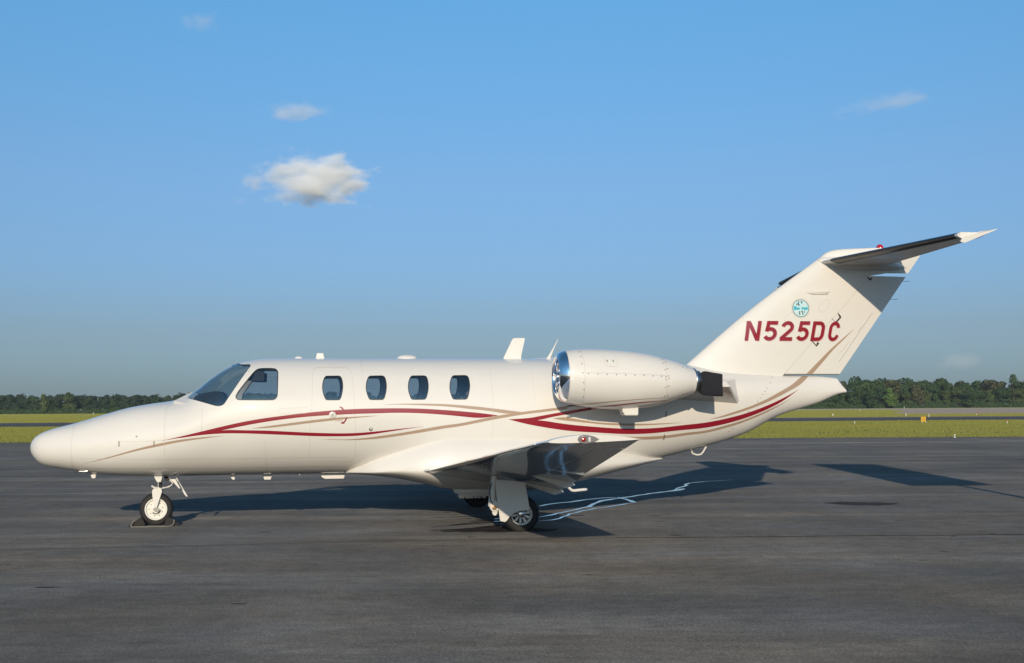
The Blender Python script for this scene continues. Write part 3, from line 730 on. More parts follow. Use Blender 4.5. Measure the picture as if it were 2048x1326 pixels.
# ---- livery: painted bands laid on the skin
def skin(B, x, z, off, side=-1):
    y = B.y0+side*B.Y(x, z)
    n_ = B.N(x, y, z)
    return (x+n_[0]*off, y+n_[1]*off, z+n_[2]*off), n_
def band(name, up_, lo_, mat_, B=None, off=.0022, n=90, mcross=4, side=-1, parent=jet):
    B = B or FB
    U, Lw = resample(up_, n), resample(lo_, n); V = []; NN = []
    for _ in range(7):
        U, Lw = [[P[0]]+[((P[i-1][0]+2*P[i][0]+P[i+1][0])/4, (P[i-1][1]+2*P[i][1]+P[i+1][1])/4) for i in range(1, n-1)]+[P[-1]] for P in (U, Lw)]
    for i in range(n):
        for j in range(mcross+1):
            x, z = lerp(U[i][0], Lw[i][0], j/mcross), lerp(U[i][1], Lw[i][1], j/mcross)
            p, nn = skin(B, x, z, off, side); V.append(p); NN.append(nn)
    F = []
    k_ = mcross+1
    for i in range(n-1):
        for j in range(mcross): F.append((i*k_+j, i*k_+j+1, (i+1)*k_+j+1, (i+1)*k_+j))
    me_ = bpy.data.meshes.new(name); me_.from_pydata(V, [], F); me_.update()
    for p in me_.polygons: p.use_smooth = True
    me_.normals_split_custom_set_from_vertices(NN)
    return link(name, me_, mat_, parent)
for key, (a, b) in ST_.items():
    o = band('red_stripe' if key.startswith('red') else 'tan_stripe', a, b, M['red' if key.startswith('red') else 'tan'], off=.0022 if key.startswith('red') else .0018)
def seam(name, pts, w_=.004, B=None, off=.0026, mat_=None, side=-1, n=60, parent=jet):
    P = resample(pts, n); U, Lw = [], []
    for i, (x, z) in enumerate(P):
        a, b = P[max(i-1, 0)], P[min(i+1, n-1)]
        t_ = Vector((b[0]-a[0], b[1]-a[1]))
        t_ = t_.normalized() if t_.length > 0 else Vector((1, 0)); nn = Vector((-t_.y, t_.x))
        U.append((x+nn.x*w_/2, z+nn.y*w_/2)); Lw.append((x-nn.x*w_/2, z-nn.y*w_/2))
    B = B or FB; V = []; NN = []
    for u, l in zip(U, Lw):
        for q_ in (u, l):
            p, nn = skin(B, q_[0], q_[1], off, side); V.append(p); NN.append(nn)
    F = [(2*i, 2*i+1, 2*i+3, 2*i+2) for i in range(n-1)]
    me_ = bpy.data.meshes.new(name); me_.from_pydata(V, [], F); me_.update()
    for p in me_.polygons: p.use_smooth = True
    me_.normals_split_custom_set_from_vertices(NN)
    return link(name, me_, mat_ or M['seam'], parent)
def ring_x(B, x, z0, z1): return [(x, lerp(z0, z1, i/20)) for i in range(21)]
for x, z0, z1 in ((-1.06, .80, 1.38), (.17, 1.0, 1.66), (.66, 1.30, 1.62), (2.80, 2.0, 2.30), (4.6, 1.15, 2.2)):
    seam('panel_seam', ring_x(FB, x, z0, z1), .0035)
seam('panel_seam', [(-.42, 1.17), (0, 1.18), (.17, 1.19)], .003)
for z in (.93, .80): seam('panel_seam', [(-.95, z+.02), (.5, z), (2.0, z), (2.6, z)], .003)
for x, z0, z1 in ((1.5, .74, 1.16), (5.2, 1.7, 2.1)): seam('panel_seam', ring_x(FB, x, z0, z1), .0028)
seam('rain_gutter', [(2.0, 2.195), (2.4, 2.197), (2.78, 2.195)], .014, mat_=M['cone'])
seam('panel_seam', [(1.68, 1.60), (1.68, 1.53), (2.05, 1.535)], .003); seam('panel_seam', [(1.68, 1.60), (2.06, 1.615)], .003)
for x, z0, z1 in ((-.428, 1.108, 1.181), (.0345, 1.105, 1.178), (7.15, 1.442, 1.525), (7.148, 1.109, 1.189)):
    seam('latch', [(x, z0), (x, z1)], .018, mat_=M['rivet'], n=6)
def stud(name, x, z, r, mat_, B=None, h=.006, side=-1, parent=jet):
    B = B or FB; p, n_ = skin(B, x, z, 0, side); p = Vector(p); n_ = Vector(n_)
    a = n_.orthogonal().normalized(); b = n_.cross(a); V = []; k_ = 20
    for hh, rr in ((-.002, r), (h*.7, r), (h, r*.8)):
        for i in range(k_):
            t_ = 2*math.pi*i/k_; V.append(p+n_*hh+(a*math.cos(t_)+b*math.sin(t_))*rr)
    F = [(l*k_+i, l*k_+(i+1) % k_, (l+1)*k_+(i+1) % k_, (l+1)*k_+i) for l in range(2) for i in range(k_)]+[tuple(2*k_+i for i in range(k_))]
    return MB().add(V, F).build(name, mat_, parent)
stud('vent_port', -.199, 1.24, .012, M['rivet'])
stud('fuel_drain', 2.912, 1.312, .026, M['rivet']); stud('fuel_drain', 2.918, 1.318, .014, M['ltlens'], h=.010)
hd = stud('door_handle', 2.392, 1.508, .046, M['gear'], h=.016, parent=door)
hb = MB(); p, n_ = skin(FB, 2.392, 1.508, .022); hb.box(p, (.018, .012, .05), Matrix.Rotation(.3, 4, 'Y')); hb.box((p[0]-.016, p[1], p[2]+.006), (.02, .01, .014)); hb.build('handle_key', M['steel'], hd)
seam('handle_recess', [(2.44, 1.498), (2.50, 1.492), (2.55, 1.494)], .004, n=10, parent=door)
# red turning arrows and the word beside the handle
def decal_poly(name, poly, mat_, B=None, off=.0034, parent=jet, fn=None):
    """flat painted shape: polygon in (x, z) triangulated and laid on the skin"""
    bm = bmesh.new(); vs_ = [bm.verts.new((x, 0, z)) for x, z in poly]; bm.faces.new(vs_)
    bmesh.ops.triangulate(bm, faces=bm.faces)
    for _ in range(2): bmesh.ops.subdivide_edges(bm, edges=[e for e in bm.edges if e.calc_length() > .05], cuts=1)
    me_ = bpy.data.meshes.new(name)
    NN = []
    for v in bm.verts:
        if fn: p, nn = fn(v.co.x, v.co.z, off)
        else: p, nn = skin(B or FB, v.co.x, v.co.z, off)
        v.co = p
    bm.to_mesh(me_); bm.free()
    return link(name, me_, mat_, parent)
decal_poly('arrow_mark', [(2.475, 1.622), (2.520, 1.616), (2.548, 1.585), (2.562, 1.560), (2.540, 1.562), (2.530, 1.578), (2.510, 1.596)], M['red'], parent=door)
decal_poly('arrow_mark', [(2.575, 1.477), (2.590, 1.472), (2.578, 1.430), (2.548, 1.398), (2.552, 1.388), (2.500, 1.392), (2.530, 1.420), (2.538, 1.410), (2.560, 1.436)], M['red'], parent=door)

for x, z in RIV_: stud('fastener', x, z, .0075, M['rivet'], h=.003)

seam('door_gap', DOORP+[DOORP[0]], .010, off=-.004, mat_=M['seam'], n=160)

# ---- stroke lettering
def arc(cx, cy, rx, ry, a0, a1, n=14):
    return [(cx+rx*math.cos(math.radians(lerp(a0, a1, i/n))), cy+ry*math.sin(math.radians(lerp(a0, a1, i/n)))) for i in range(n+1)]
W_ = .19  # stroke, cap height = 1
h_ = W_/2
GL = {
 'N': (.78, [[(h_, 0), (h_, 1)], [(h_, 1-.0), (.78-h_, 0)], [(.78-h_, 0), (.78-h_, 1)]]),
 '5': (.72, [[(.13, 1-h_), (.70, 1-h_)], [(.135+h_, .97), (.085+h_, .47)], arc(.36, .345, .36-h_, .345-h_, 138, -152, 26)]),
 '2': (.70, [arc(.36, .68, .34-h_, .32-h_, 170, -30, 18)+[(.02+h_*.6, h_)], [(h_*.4, h_), (.70, h_)]]),
 'D': (.72, [[(h_, 0), (h_, 1)], [(.01, 1-h_), (.34, 1-h_)]+arc(.40, .64, .32-h_, .36-h_, 90, 0, 8)+arc(.40, .36, .32-h_, .36-h_, 0, -90, 8)+[(.01, h_)]]),
 'C': (.70, [arc(.36, .66, .34-h_, .34-h_, 5, 180, 14)+arc(.36, .34, .34-h_, .34-h_, 180, 355, 14)]),
 'O': (.70, [arc(.36, .66, .34-h_, .34-h_, 0, 180, 12)+arc(.36, .34, .34-h_, .34-h_, 180, 360, 12)+[(.36+.34-h_, .67)]]),
 'P': (.66, [[(h_, 0), (h_, 1)], [(h_, 1-h_), (.38, 1-h_)]+arc(.38, .72, .28-h_, .28-h_, 90, -90, 10)+[(h_, .44+h_)]]),
 'E': (.62, [[(h_, 0), (h_, 1)], [(0, 1-h_), (.6, 1-h_)], [(0, .5), (.52, .5)], [(0, h_), (.6, h_)]]),
}
def glyph(ch, ox, oz, H, Wd, slant, fn, off, z=0):
    """strokes of one character laid on a surface by fn(x, z, off)"""
    wd, strokes = GL[ch]; V = []; F = []
    for si, P in enumerate(strokes):
        n = len(P); k0 = len(V)
        Q = []
        for i in range(n-1):
            seg = 4 if n < 5 else 1
            for t_ in range(seg): Q.append((lerp(P[i][0], P[i+1][0], t_/seg), lerp(P[i][1], P[i+1][1], t_/seg)))
        Q.append(P[-1])
        for i, (u, v) in enumerate(Q):
            a, b = Q[max(i-1, 0)], Q[min(i+1, len(Q)-1)]
            t_ = Vector((b[0]-a[0], b[1]-a[1])).normalized(); nn = Vector((-t_.y, t_.x))
            if ch == 'N': nn = Vector((-1, 0)) if True else nn
            sc = 1.15 if ch == 'N' and si == 1 else 1
            for s_ in (-1, -.33, .33, 1):
                uu, vv = u+nn.x*h_*s_*sc, v+nn.y*h_*s_
                vv = min(max(vv, 0), 1)
                x = ox+uu/wd*Wd+vv*H*slant; zz = oz+vv*H
                V.append(fn(x, zz, off+si*.0006)[0])
        for i in range(len(Q)-1):
            for j in range(3): F.append((k0+4*i+j, k0+4*i+j+1, k0+4*i+j+5, k0+4*i+j+4))
    return V, F
def skin_fn(x, z, off): return skin(FB, x, z, off)
mb = MB()
for i, ch in enumerate('OPEN'): mb.add(*glyph(ch, 2.428+i*.024, 1.420, .026, .019, 0, skin_fn, .0036))
mb.build('open_lettering', M['pink'], door, smooth=False)

# ---- belly and wing fairing
FR = Body(2.55,
  [(2.55, .70), (2.75, .86), (2.97, 1.0), (3.3, 1.2), (3.66, 1.32), (4.1, 1.38), (5.0, 1.36), (5.8, 1.22), (6.6, 1.0), (7.25, .84)],
  [(2.55, .685), (2.75, .67), (2.97, .645), (3.3, .60), (3.66, .525), (4.0, .44), (4.4, .40), (4.8, .375), (5.3, .40), (5.9, .50), (6.6, .66), (7.25, .80)],
  [(2.55, .69), (2.97, .72), (3.3, .74), (3.66, .74), (4.1, .75), (5.0, .74), (6.0, .78), (6.8, .80), (7.25, .82)],
  [(2.55, .05), (2.75, .45), (2.97, .66), (3.3, .776), (3.66, .88), (4.1, .93), (5.0, .93), (5.8, .86), (6.6, .60), (7.25, .1)],
  [(2.55, 2.0), (3.3, 2.0), (4.0, 2.3), (5.2, 2.3), (7.25, 2.0)])
V = []; F = []; nx = 56; na = 64
for i in range(nx):
    x = lerp(2.5505, 7.249, i/(nx-1))
    for j in range(na): V.append(FR.pt(x, 2*math.pi*j/na))
for i in range(nx-1):
    for j in range(na): F.append((i*na+j, i*na+(j+1) % na, (i+1)*na+(j+1) % na, (i+1)*na+j))
mesh('wing_fairing', V, F, M['white'], jet, normal=lambda x, y, z: FR.N(x, y, z))

# ---- wings
def naca(c, yv, upper):
    """half thickness shape, chord fraction c"""
    t_ = 5*(.2969*math.sqrt(c)-.1260*c-.3516*c*c+.2843*c**3-.1036*c**4)
    return t_
WY0, WY1 = .75, 7.08
def wing_line(y):
    f = (y-.9)/(7.05-.9)
    le = (lerp(3.689, 4.075, f), lerp(.735, 1.285, f)); te = (lerp(5.475, 4.93, f), lerp(.425, 1.305, f))
    th = lerp(.135, .11, max(0, min(1, f)))
    if f < .04: le = (le[0]-.05*((.04-f)/.04)**2, le[1])
    return le, te, th
def wing_pt(y, c, up_, side, droop=0, hinge=.72, off=0):
    le, te, th = wing_line(y); ch = te[0]-le[0]
    x = lerp(le[0], te[0], c); z = lerp(le[1], te[1], c)
    z += 0.020*ch*math.sin(math.pi*min(c, 1))
    hh = naca(c, y, up_)*th*ch
    z += hh*.58*2*.5*1.18 if up_ else -hh*.42*2*.5*.95
    z += off if up_ else -off
    if droop and c > hinge:
        hx = lerp(le[0], te[0], hinge); z -= (x-hx)*math.tan(droop)
    return (x, side*y, z)
def wing_piece(name, c0, c1, y0, y1, side, mat_, parent, droop=0, nc=16, ny=24, off=0, loop=False):
    V = []; F = []
    full = c0 <= 0
    cs_u = [lerp(c0, c1, (i/nc)**1.6 if full else i/nc) for i in range(nc+1)]
    ring = [(c, True) for c in cs_u[::-1]]+[(c, False) for c in (cs_u[1:] if full else cs_u)]
    k_ = len(ring)
    for j in range(ny+1):
        y = lerp(y0, y1, j/ny)
        for c, u in ring: V.append(wing_pt(y, c, u, side, droop, off=off))
    for j in range(ny):
        for i in range(k_):
            F.append((j*k_+i, j*k_+(i+1) % k_, (j+1)*k_+(i+1) % k_, (j+1)*k_+i))
    F.append(tuple(range(k_))); F.append(tuple(ny*k_+i for i in range(k_-1, -1, -1)))
    return MB().add(V, F).build(name, mat_, parent, sharp=40)
for side in (-1, 1):
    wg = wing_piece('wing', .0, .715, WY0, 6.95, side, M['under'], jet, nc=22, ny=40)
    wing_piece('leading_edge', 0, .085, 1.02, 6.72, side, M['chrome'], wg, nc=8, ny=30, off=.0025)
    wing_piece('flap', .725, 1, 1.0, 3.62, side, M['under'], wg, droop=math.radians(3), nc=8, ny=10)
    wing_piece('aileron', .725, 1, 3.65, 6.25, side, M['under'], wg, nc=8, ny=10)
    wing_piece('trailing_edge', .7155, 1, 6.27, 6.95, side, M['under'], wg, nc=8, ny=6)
    # rounded tip cap: lower side sweeps up to the top edge
    V = []; F = []; nc = 26
    cs = [(i/nc)**1.5 for i in range(nc+1)]
    ring = [(c, True) for c in cs[::-1]]+[(c, False) for c in cs[1:]]; k_ = len(ring)
    for j in range(9):
        t_ = j/8; y = 6.952+.16*t_
        for c, u in ring:
            a = Vector(wing_pt(6.952, c, True, side)); b = Vector(wing_pt(6.952, c, False, side))
            q_ = (a if u else b).lerp(a.lerp(b, .45), .30*t_**5)
            q_.z += (.012 if u else -.020)*math.sin(math.pi*min(1, c*1.05))**.8*min(1, t_*1.6)
            V.append(Vector((q_.x+.03*t_*t_*(1-c), side*y, q_.z+.012*t_)))
    for j in range(8):
        for i in range(k_): F.append((j*k_+i, j*k_+(i+1) % k_, (j+1)*k_+(i+1) % k_, (j+1)*k_+i))
    F.append(tuple(range(k_))); F.append(tuple(8*k_+i for i in range(k_-1, -1, -1)))
    tip = MB().add(V, F).build('wing_tip', M['white'], wg, sharp=50)
    # flap tracks
    for y in (1.45, 2.6):
        le, te, th = wing_line(y); x1 = te[0]; xh = lerp(le[0], te[0], .62); zh = wing_pt(y, .62, False, side)[2]; z1 = te[1]
        b = MB(); b.prism([(xh, zh+.02), (x1-.02, z1), (x1+.03, z1-.05), (x1-.10, z1-.085), (xh+.16, zh-.05)], side*y-.02, side*y+.02)
        b.build('flap_track', M['gear'], wg, bevel=.006)
    # wing tip light, a teardrop lens in the cap
    lx, lz = 4.405, 1.31
    yo = side*7.112
    def tear(k, grow, dy):
        pts = []
        for i in range(28):
            a = 2*math.pi*i/28; r_ = math.cos(a)
            x = .095*r_; z = .034*math.sin(a)*(1-.42*r_)*(1 if r_ < .7 else max(.05, (1-r_)/.3))
            pts.append((lx+.045+x*grow, lz+z*grow))
        return pts
    b = MB(); b.prism(tear(0, 1.0, 0), yo-side*.045, yo+side*.012); nl = b.build('navigation_light', M['steel'], tip, bevel=.003)
    b = MB(); b.lathe([(0, -.012), (.014, -.008), (.02, 0), (.02, .01)], (lx, yo+side*.016, lz), 'y', 20); b.build('lens', M['redlens'] if side < 0 else M['ltlens'], nl)
    b = MB(); b.lathe([(.022, 0), (.030, 0), (.030, .006), (.022, .006)], (lx, yo+side*.012, lz), 'y', 20, closed=True); b.build('lens_ring', M['ltlens'], nl)
    b = MB(); b.box((lx+.052, yo+side*.012, lz), (.018, .008, .040)); b.build('light_strip', M['ltlens'], nl)
# bent vent tube under the near flap
b = MB(); b.tube([(5.44, -1.6, .58), (5.47, -1.6, .545), (5.53, -1.6, .488), (5.56, -1.6, .481), (5.70, -1.6, .492)], .019, 12); vt = b.build('vent_mast', M['gear'], jet)
b = MB(); b.tube([(5.70, -1.6, .492), (5.73, -1.6, .493), (5.745, -1.6, .494)], [.0195, .019, .008], 12); b.build('vent_tip', M['ltlens'], vt)

# ---- engines
def engine(side):
    y0 = side*1.3
    NX0 = NT_[0][0]
    mid = [(x, lerp(NT_[0][1], 1.935, .9) if i == 0 else 1.975-.006*(x-5.4)) for i, (x, z) in enumerate(NT_)]
    top_ = [(NT_[0][0]-.004, 2.10)]+NT_[1:]; bot_ = [(NT_[0][0]-.004, 1.95)]+NB_[1:]
    # outer cowl: barrel body from chrome ring to the exhaust flange
    NB2 = Body(5.393, [(5.393, 2.285)]+NT_[2:], [(5.393, 1.768)]+NB_[2:], [(5.393, 2.02), (5.8, 1.985), (6.5, 1.955), (7.36, 1.938)],
               [(5.393, .270), (5.428, .306), (5.50, .345), (5.62, .368), (5.9, .388), (6.4, .385), (6.9, .33), (7.15, .265), (7.36, .18)], [(5.393, 2.0), (7.36, 2.0)], y0=y0, rt=False)
    XC = 5.515; XF = 7.335
    na = 72
    def loft(xs, name, mat_, parent, closeends=False):
        V = [NB2.pt(x, 2*math.pi*j/na) for x in xs for j in range(na)]
        F = [(i*na+j, i*na+(j+1) % na, (i+1)*na+(j+1) % na, (i+1)*na+j) for i in range(len(xs)-1) for j in range(na)]
        return mesh(name, V, F, mat_, parent, normal=lambda x, y, z: NB2.N(x, y, z))
    nac = loft([lerp(XC, XF, i/50) for i in range(51)], 'engine_nacelle', M['white'], jet)
    # chrome lip: outside, rounded front, inner throat
    prof_x = [XC, 5.50, 5.48, 5.46, 5.442, 5.425, 5.412, 5.402, 5.395]
    V = []; rows = 0
    for x in prof_x:
        V += [NB2.pt(x, 2*math.pi*j/na) for j in range(na)]; rows += 1
    front = [NB2.pt(5.395, 2*math.pi*j/na) for j in range(na)]
    cz = 2.02; cy = y0
    for sc, xx in ((.978, 5.3915), (.955, 5.394), (.932, 5.405), (.918, 5.43), (.905, 5.48), (.88, 5.58), (.86, 5.75)):
        for p in front:
            V.append((xx, cy+(p[1]-cy)*sc, cz+(p[2]-cz)*sc))
        rows += 1
    F = [(i*na+j, i*na+(j+1) % na, (i+1)*na+(j+1) % na, (i+1)*na+j) for i in range(rows-1) for j in range(na)]
    MB().add(V, F).build('inlet_lip', M['chrome'], nac, sharp=80)
    # fan: spinner and blades
    fx = 5.66
    b = MB(); b.lathe([(0.001, -.13), (.03, -.11), (.055, -.06), (.07, 0), (.07, .04)], (fx, cy, cz), 'x', 24); fan = b.build('fan_hub', M['steel'], nac)
    bl = MB()
    for i in range(19):
        a = 2*math.pi*i/19
        R_ = Matrix.Rotation(a, 3, 'X')
        Vv = []
        for r_, tw, wd in ((.065, .5, .05), (.14, .8, .055), (.208, 1.05, .06)):
            for s_ in (-1, 1):
                v = R_ @ Vector((s_*wd*math.cos(tw), s_*wd*math.sin(tw), r_)); Vv.append((fx+v.x, cy+v.y, cz+v.z))
        bl.add(Vv, [(0, 1, 3, 2), (2, 3, 5, 4)])
    bl.build('fan_blades', M['steel'], fan, smooth=False)
    b = MB(); b.lathe([(.001, 0), (.22, 0)], (fx+.09, cy, cz), 'x', 32); b.build('fan_backing', M['dark'], fan)
    # flange, bands of fasteners, panel seams
    zc7, h7 = lerp(NB2.pt(XF, math.pi/2)[2], NB2.pt(XF, -math.pi/2)[2], .5), (NB2.pt(XF, math.pi/2)[2]-NB2.pt(XF, -math.pi/2)[2])/2
    b = MB(); b.lathe([(h7+.004, 0), (h7+.006, .018), (h7-.004, .02), (h7-.018, .05), (h7-.03, .05)], (XF, y0, zc7), 'x', 48); b.build('exhaust_flange', M['alu'], nac)
    b = MB(); b.lathe([(h7-.02, .04), (h7-.035, .09), (h7-.06, .09), (h7-.06, -.3)], (XF, y0, zc7), 'x', 48); b.build('exhaust_pipe', M['steel'], nac)
    # thrust attenuator: curved black paddle standing behind the exhaust
    V = []; F = []
    n = 18; mth = 14
    xs = [lerp(7.390, 7.775, (i/n)) for i in range(n+1)]
    ft_, fb_ = pchip([p[0] for p in EXT_], [p[1] for p in EXT_]), pchip([p[0] for p in EXB_], [p[1] for p in EXB_])
    for layer in (0, 1):
        for x in xs:
            zt, zb = ft_(x), fb_(x)
            for j in range(mth+1):
                a = math.radians(lerp(-78, 78, j/mth))
                r_ = .045-layer*.012
                z = lerp(zb, zt, (math.sin(a)/math.sin(math.radians(78))+1)/2)
                xx = x-.022*math.cos(a)*((x-7.39)/.385)**3
                V.append((xx, y0+side*(math.cos(a)*r_-.0+.03*(x-7.39)), z))
    L_ = (n+1)*(mth+1)
    for i in range(n):
        for j in range(mth):
            q_ = (i*(mth+1)+j, i*(mth+1)+j+1, (i+1)*(mth+1)+j+1, (i+1)*(mth+1)+j)
            F.append(q_); F.append(tuple(k_+L_ for k_ in q_[::-1]))
    rim_ = [i*(mth+1) for i in range(n+1)]+[n*(mth+1)+j for j in range(1, mth+1)]+[i*(mth+1)+mth for i in range(n-1, -1, -1)]+[j for j in range(mth-1, 0, -1)]
    for a_, b_ in zip(rim_, rim_[1:]+rim_[:1]): F.append((a_, b_, b_+L_, a_+L_))
    MB().add(V, F).build('thrust_attenuator', M['black'], nac, sharp=50)
    b = MB(); b.tube([(7.345, y0+side*.13, 1.965), (7.40, y0+side*.14, 1.96)], .008); b.build('attenuator_link', M['alu'], nac)
    for p_ in (XC, 5.715, 6.87):
        P = [(p_+(.006*math.sin(i/26*9) if p_ > 6 else 0), z) for i, z in enumerate([lerp(NB2.pt(p_, -math.pi/2)[2]+.01, NB2.pt(p_, math.pi/2)[2]-.01, i/26) for i in range(27)])]
        seam('cowl_seam', P, .005 if p_ != XC else .008, NB2, .0022, side=side, parent=nac)
    seam('cowl_seam', [(5.715, 2.052), (6.3, 2.036), (6.87, 2.008)], .005, NB2, .0022, side=side, parent=nac)
    for P in ([(6.0, 2.27), (6.005, 2.155), (6.16, 2.145), (6.165, 2.27)], ):
        seam('cowl_seam', P, .004, NB2, .0024, side=side, n=40, parent=nac)
    for x in (6.03, 6.115): seam('cowl_latch', [(x, 2.225), (x+.008, 2.195)], .013, NB2, .003, M['rivet'], side=side, n=6, parent=nac)
    for i in range(9): stud('fastener', 5.76+.128*i, 2.048-.0042*i-.012, .0085, M['rivet'], NB2, .003, side, nac)
    for z in (1.73, 1.83, 1.92, 2.05, 2.17, 2.27, 2.34): stud('fastener', 5.70+.018*math.sin(z*5), z, .0085, M['rivet'], NB2, .003, side, nac)
    for z in (1.74, 1.86, 1.965, 2.0, 2.10, 2.19, 2.245):
        for dx in (-.022, .022): stud('fastener', 6.87+dx, z+dx*.3, .0085, M['rivet'], NB2, .003, side, nac)
    for x, z in ((7.14, 2.13), (7.20, 2.12), (7.14, 1.76), (7.20, 1.775)): stud('fastener', x, z, .0085, M['rivet'], NB2, .003, side, nac)
    if side < 0 or True:
        NBs = NB2
        band('tan_stripe', NST1_[0], NST1_[1], M['tan'], NBs, .003, 50, 3, side, nac)
        band('red_stripe', NST2_[0], NST2_[1], M['red'], NBs, .003, 50, 3, side, nac)
    b = MB(); b.prism([(6.30, 1.60), (6.525, 1.60), (6.52, 1.475), (6.335, 1.475), (6.30, 1.535)], y0-.10, y0+.10); gb = b.build('gearbox_blister', M['white'], nac, bevel=.008)
    b = MB(); b.lathe([(.018, 0), (.024, .01), (.024, .03)], (6.312, y0-.05, 1.515), 'x', 14); b.build('drain_outlet', M['dark'], gb)
    b = MB(); b.lathe([(0.001, -.006), (.014, 0), (.014, .02)], (5.412, y0+side*.03, 1.768), 'x', 14); b.build('inlet_probe', M['dark'], nac)
    # pylon: wedge from fuselage to nacelle
    V = []; F = []
    for y, x0, x1, z0, z1 in ((.20, 5.5, 8.44, 1.56, 2.02), (.42, 5.55, 8.34, 1.63, 2.0), (1.10, 5.7, 7.955, 1.862, 1.945), (1.18, 5.75, 7.45, 1.88, 1.94)):
        for x, z in ((x0, (z0+z1)/2), (x0+.15, z1), (x1-.06, z1-.01), (x1, lerp(z0, z1, .12)), (x1-.02, z0), (x0+.3, z0)):
            V.append((x, side*y, z))
    for i in range(3):
        for j in range(6): F.append((i*6+j, i*6+(j+1) % 6, (i+1)*6+(j+1) % 6, (i+1)*6+j))
    F.append(tuple(range(6))); F.append(tuple(18+j for j in range(5, -1, -1)))
    MB().add(V, F).build('pylon', M['white'], jet, sharp=30)
engine(-1); engine(1)

# ---- fin, rudder, tail plane
LEz = pchip([2.0, 2.219, 3.039, 3.883, 3.966, 4.01, 4.03, 4.045], [7.40, 7.667, 8.673, 9.862, 9.979, 10.137, 10.397, 10.75])
def TEx(z): return 10.09+(z-2.012)*(11.546-10.09)/(3.95-2.012)
def HIx(z): return 9.21+(z-2.086)*(10.640-9.21)/(3.58-2.086)
def fin_t(x, z):
    a, b = LEz(z), TEx(z); c = min(max((x-a)/(b-a), 0), 1)
    return naca(c, 0, 0)*.105*(b-a)+.004
def fin_n(x, y, z):
    e = 2e-3; n_ = Vector((-(fin_t(x+e, z)-fin_t(x-e, z))/(2*e), -1.0 if y < 0 else 1.0, -(fin_t(x, z+e)-fin_t(x, z-e))/(2*e)))
    return n_.normalized()
def facing(V, F):
    """turn faces so that they look away from the middle plane"""
    out = []
    for f in F:
        n_ = Vector((0, 0, 0))
        for i in range(len(f)): n_ += Vector(V[f[i-1]]).cross(Vector(V[f[i]]))
        out.append(f if n_.y*V[f[0]][1] > 0 else f[::-1])
    return out
def finmap(x, z, off, side=-1):
    return (x, side*(fin_t(x, z)+off), z), (0, side, 0)
def fin_piece(name, quad, mat_, parent, nu=28, nv=24, cos_=False, off=0):
    """quad: functions left(t), right(t) giving (x, z) for t in 0..1"""
    l, r_ = quad; V = []; F = []
    for s_ in (-1, 1):
        for j in range(nv+1):
            a, b = l(j/nv), r_(j/nv)
            for i in range(nu+1):
                u = (i/nu)**1.8 if cos_ else i/nu
                x, z = lerp(a[0], b[0], u), lerp(a[1], b[1], u)
                V.append((x, s_*(fin_t(x, z)+off), z))
    L_ = (nu+1)*(nv+1); w_ = nu+1
    for j in range(nv):
        for i in range(nu):
            q_ = (j*w_+i, j*w_+i+1, (j+1)*w_+i+1, (j+1)*w_+i)
            F.append(q_); F.append(tuple(k_+L_ for k_ in q_[::-1]))
    rim_ = [i for i in range(w_)]+[j*w_+nu for j in range(1, nv+1)]+[nv*w_+i for i in range(nu-1, -1, -1)]+[j*w_ for j in range(nv-1, 0, -1)]
    for a_, b_ in zip(rim_, rim_[1:]+rim_[:1]): F.append((a_, b_, b_+L_, a_+L_))
    return MB().add(V, F).build(name, mat_, parent, sharp=40)
Z0, ZR, ZT = 2.0, 3.600, 4.036
def fl(t_):
    z = lerp(1.92, ZT, t_**.8 if t_ > 0 else 0); return (LEz(z) if z > 2.0 else LEz(2.0)-(2.0-z), z)
fin = fin_piece('fin', (lambda t_: fl(t_) if lerp(0, 1, t_) <= 1 else fl(t_), lambda t_: (HIx(min(fl(t_)[1], ZR))-.008 if fl(t_)[1] < ZR+.001 else lerp(HIx(ZR)-.008, 11.0, min(1, (fl(t_)[1]-ZR)/.05)), fl(t_)[1])), M['white'], jet, nu=34, nv=60, cos_=True)
tipf = fin_piece('fin_cap', (lambda t_: (10.99, lerp(3.652, 4.03, t_)), lambda t_: (min(TEx(lerp(3.652, 3.95, t_)), 11.55), lerp(3.652, 3.95, t_))), M['white'], fin, nu=8, nv=8)
RB = 2.078
def rz(t_): return lerp(RB, ZR-.005, t_)
rud = fin_piece('rudder', (lambda t_: (HIx(rz(t_)), rz(t_)), lambda t_: (TEx(rz(t_))-.16*max(0, min(1, (rz(t_)-2.245)/.003, (3.03-rz(t_))/.003)), rz(t_))), M['white'], fin, nu=14, nv=90)
tab = fin_piece('trim_tab', (lambda t_: (TEx(lerp(2.226, 3.050, t_))-.152, lerp(2.226, 3.050, t_)), lambda t_: (TEx(lerp(2.226, 3.050, t_)), lerp(2.226, 3.050, t_))), M['white'], rud, nu=4, nv=10, off=-.0008)
# dark gap strips inside hinge lines
seamf = lambda pts, w_, m_, par, name='hinge_gap', off=.0016: decal_strip(name, pts, w_, m_, par, off)
def decal_strip(name, pts, w_, m_, par, off=.0016, n=24):
    P = resample(pts, n); V = []
    for i, (x, z) in enumerate(P):
        a, b = P[max(i-1, 0)], P[min(i+1, n-1)]
        t_ = Vector((b[0]-a[0], b[1]-a[1])).normalized(); nn = Vector((-t_.y, t_.x))
        for s_ in (1, -1): V.append(finmap(x+nn.x*s_*w_/2, z+nn.y*s_*w_/2, off)[0])
    return mesh(name, V, facing(V, [(2*i, 2*i+1, 2*i+3, 2*i+2) for i in range(n-1)]), m_, par, normal=fin_n)
decal_strip('hinge_gap', [(HIx(2.09)-.004, 2.09), (HIx(3.57)-.004, 3.57)], .006, M['seam'], fin)
decal_strip('hinge_gap', [(9.185, 2.068), (10.12, 2.068)], .016, M['rivet'], fin, .004)
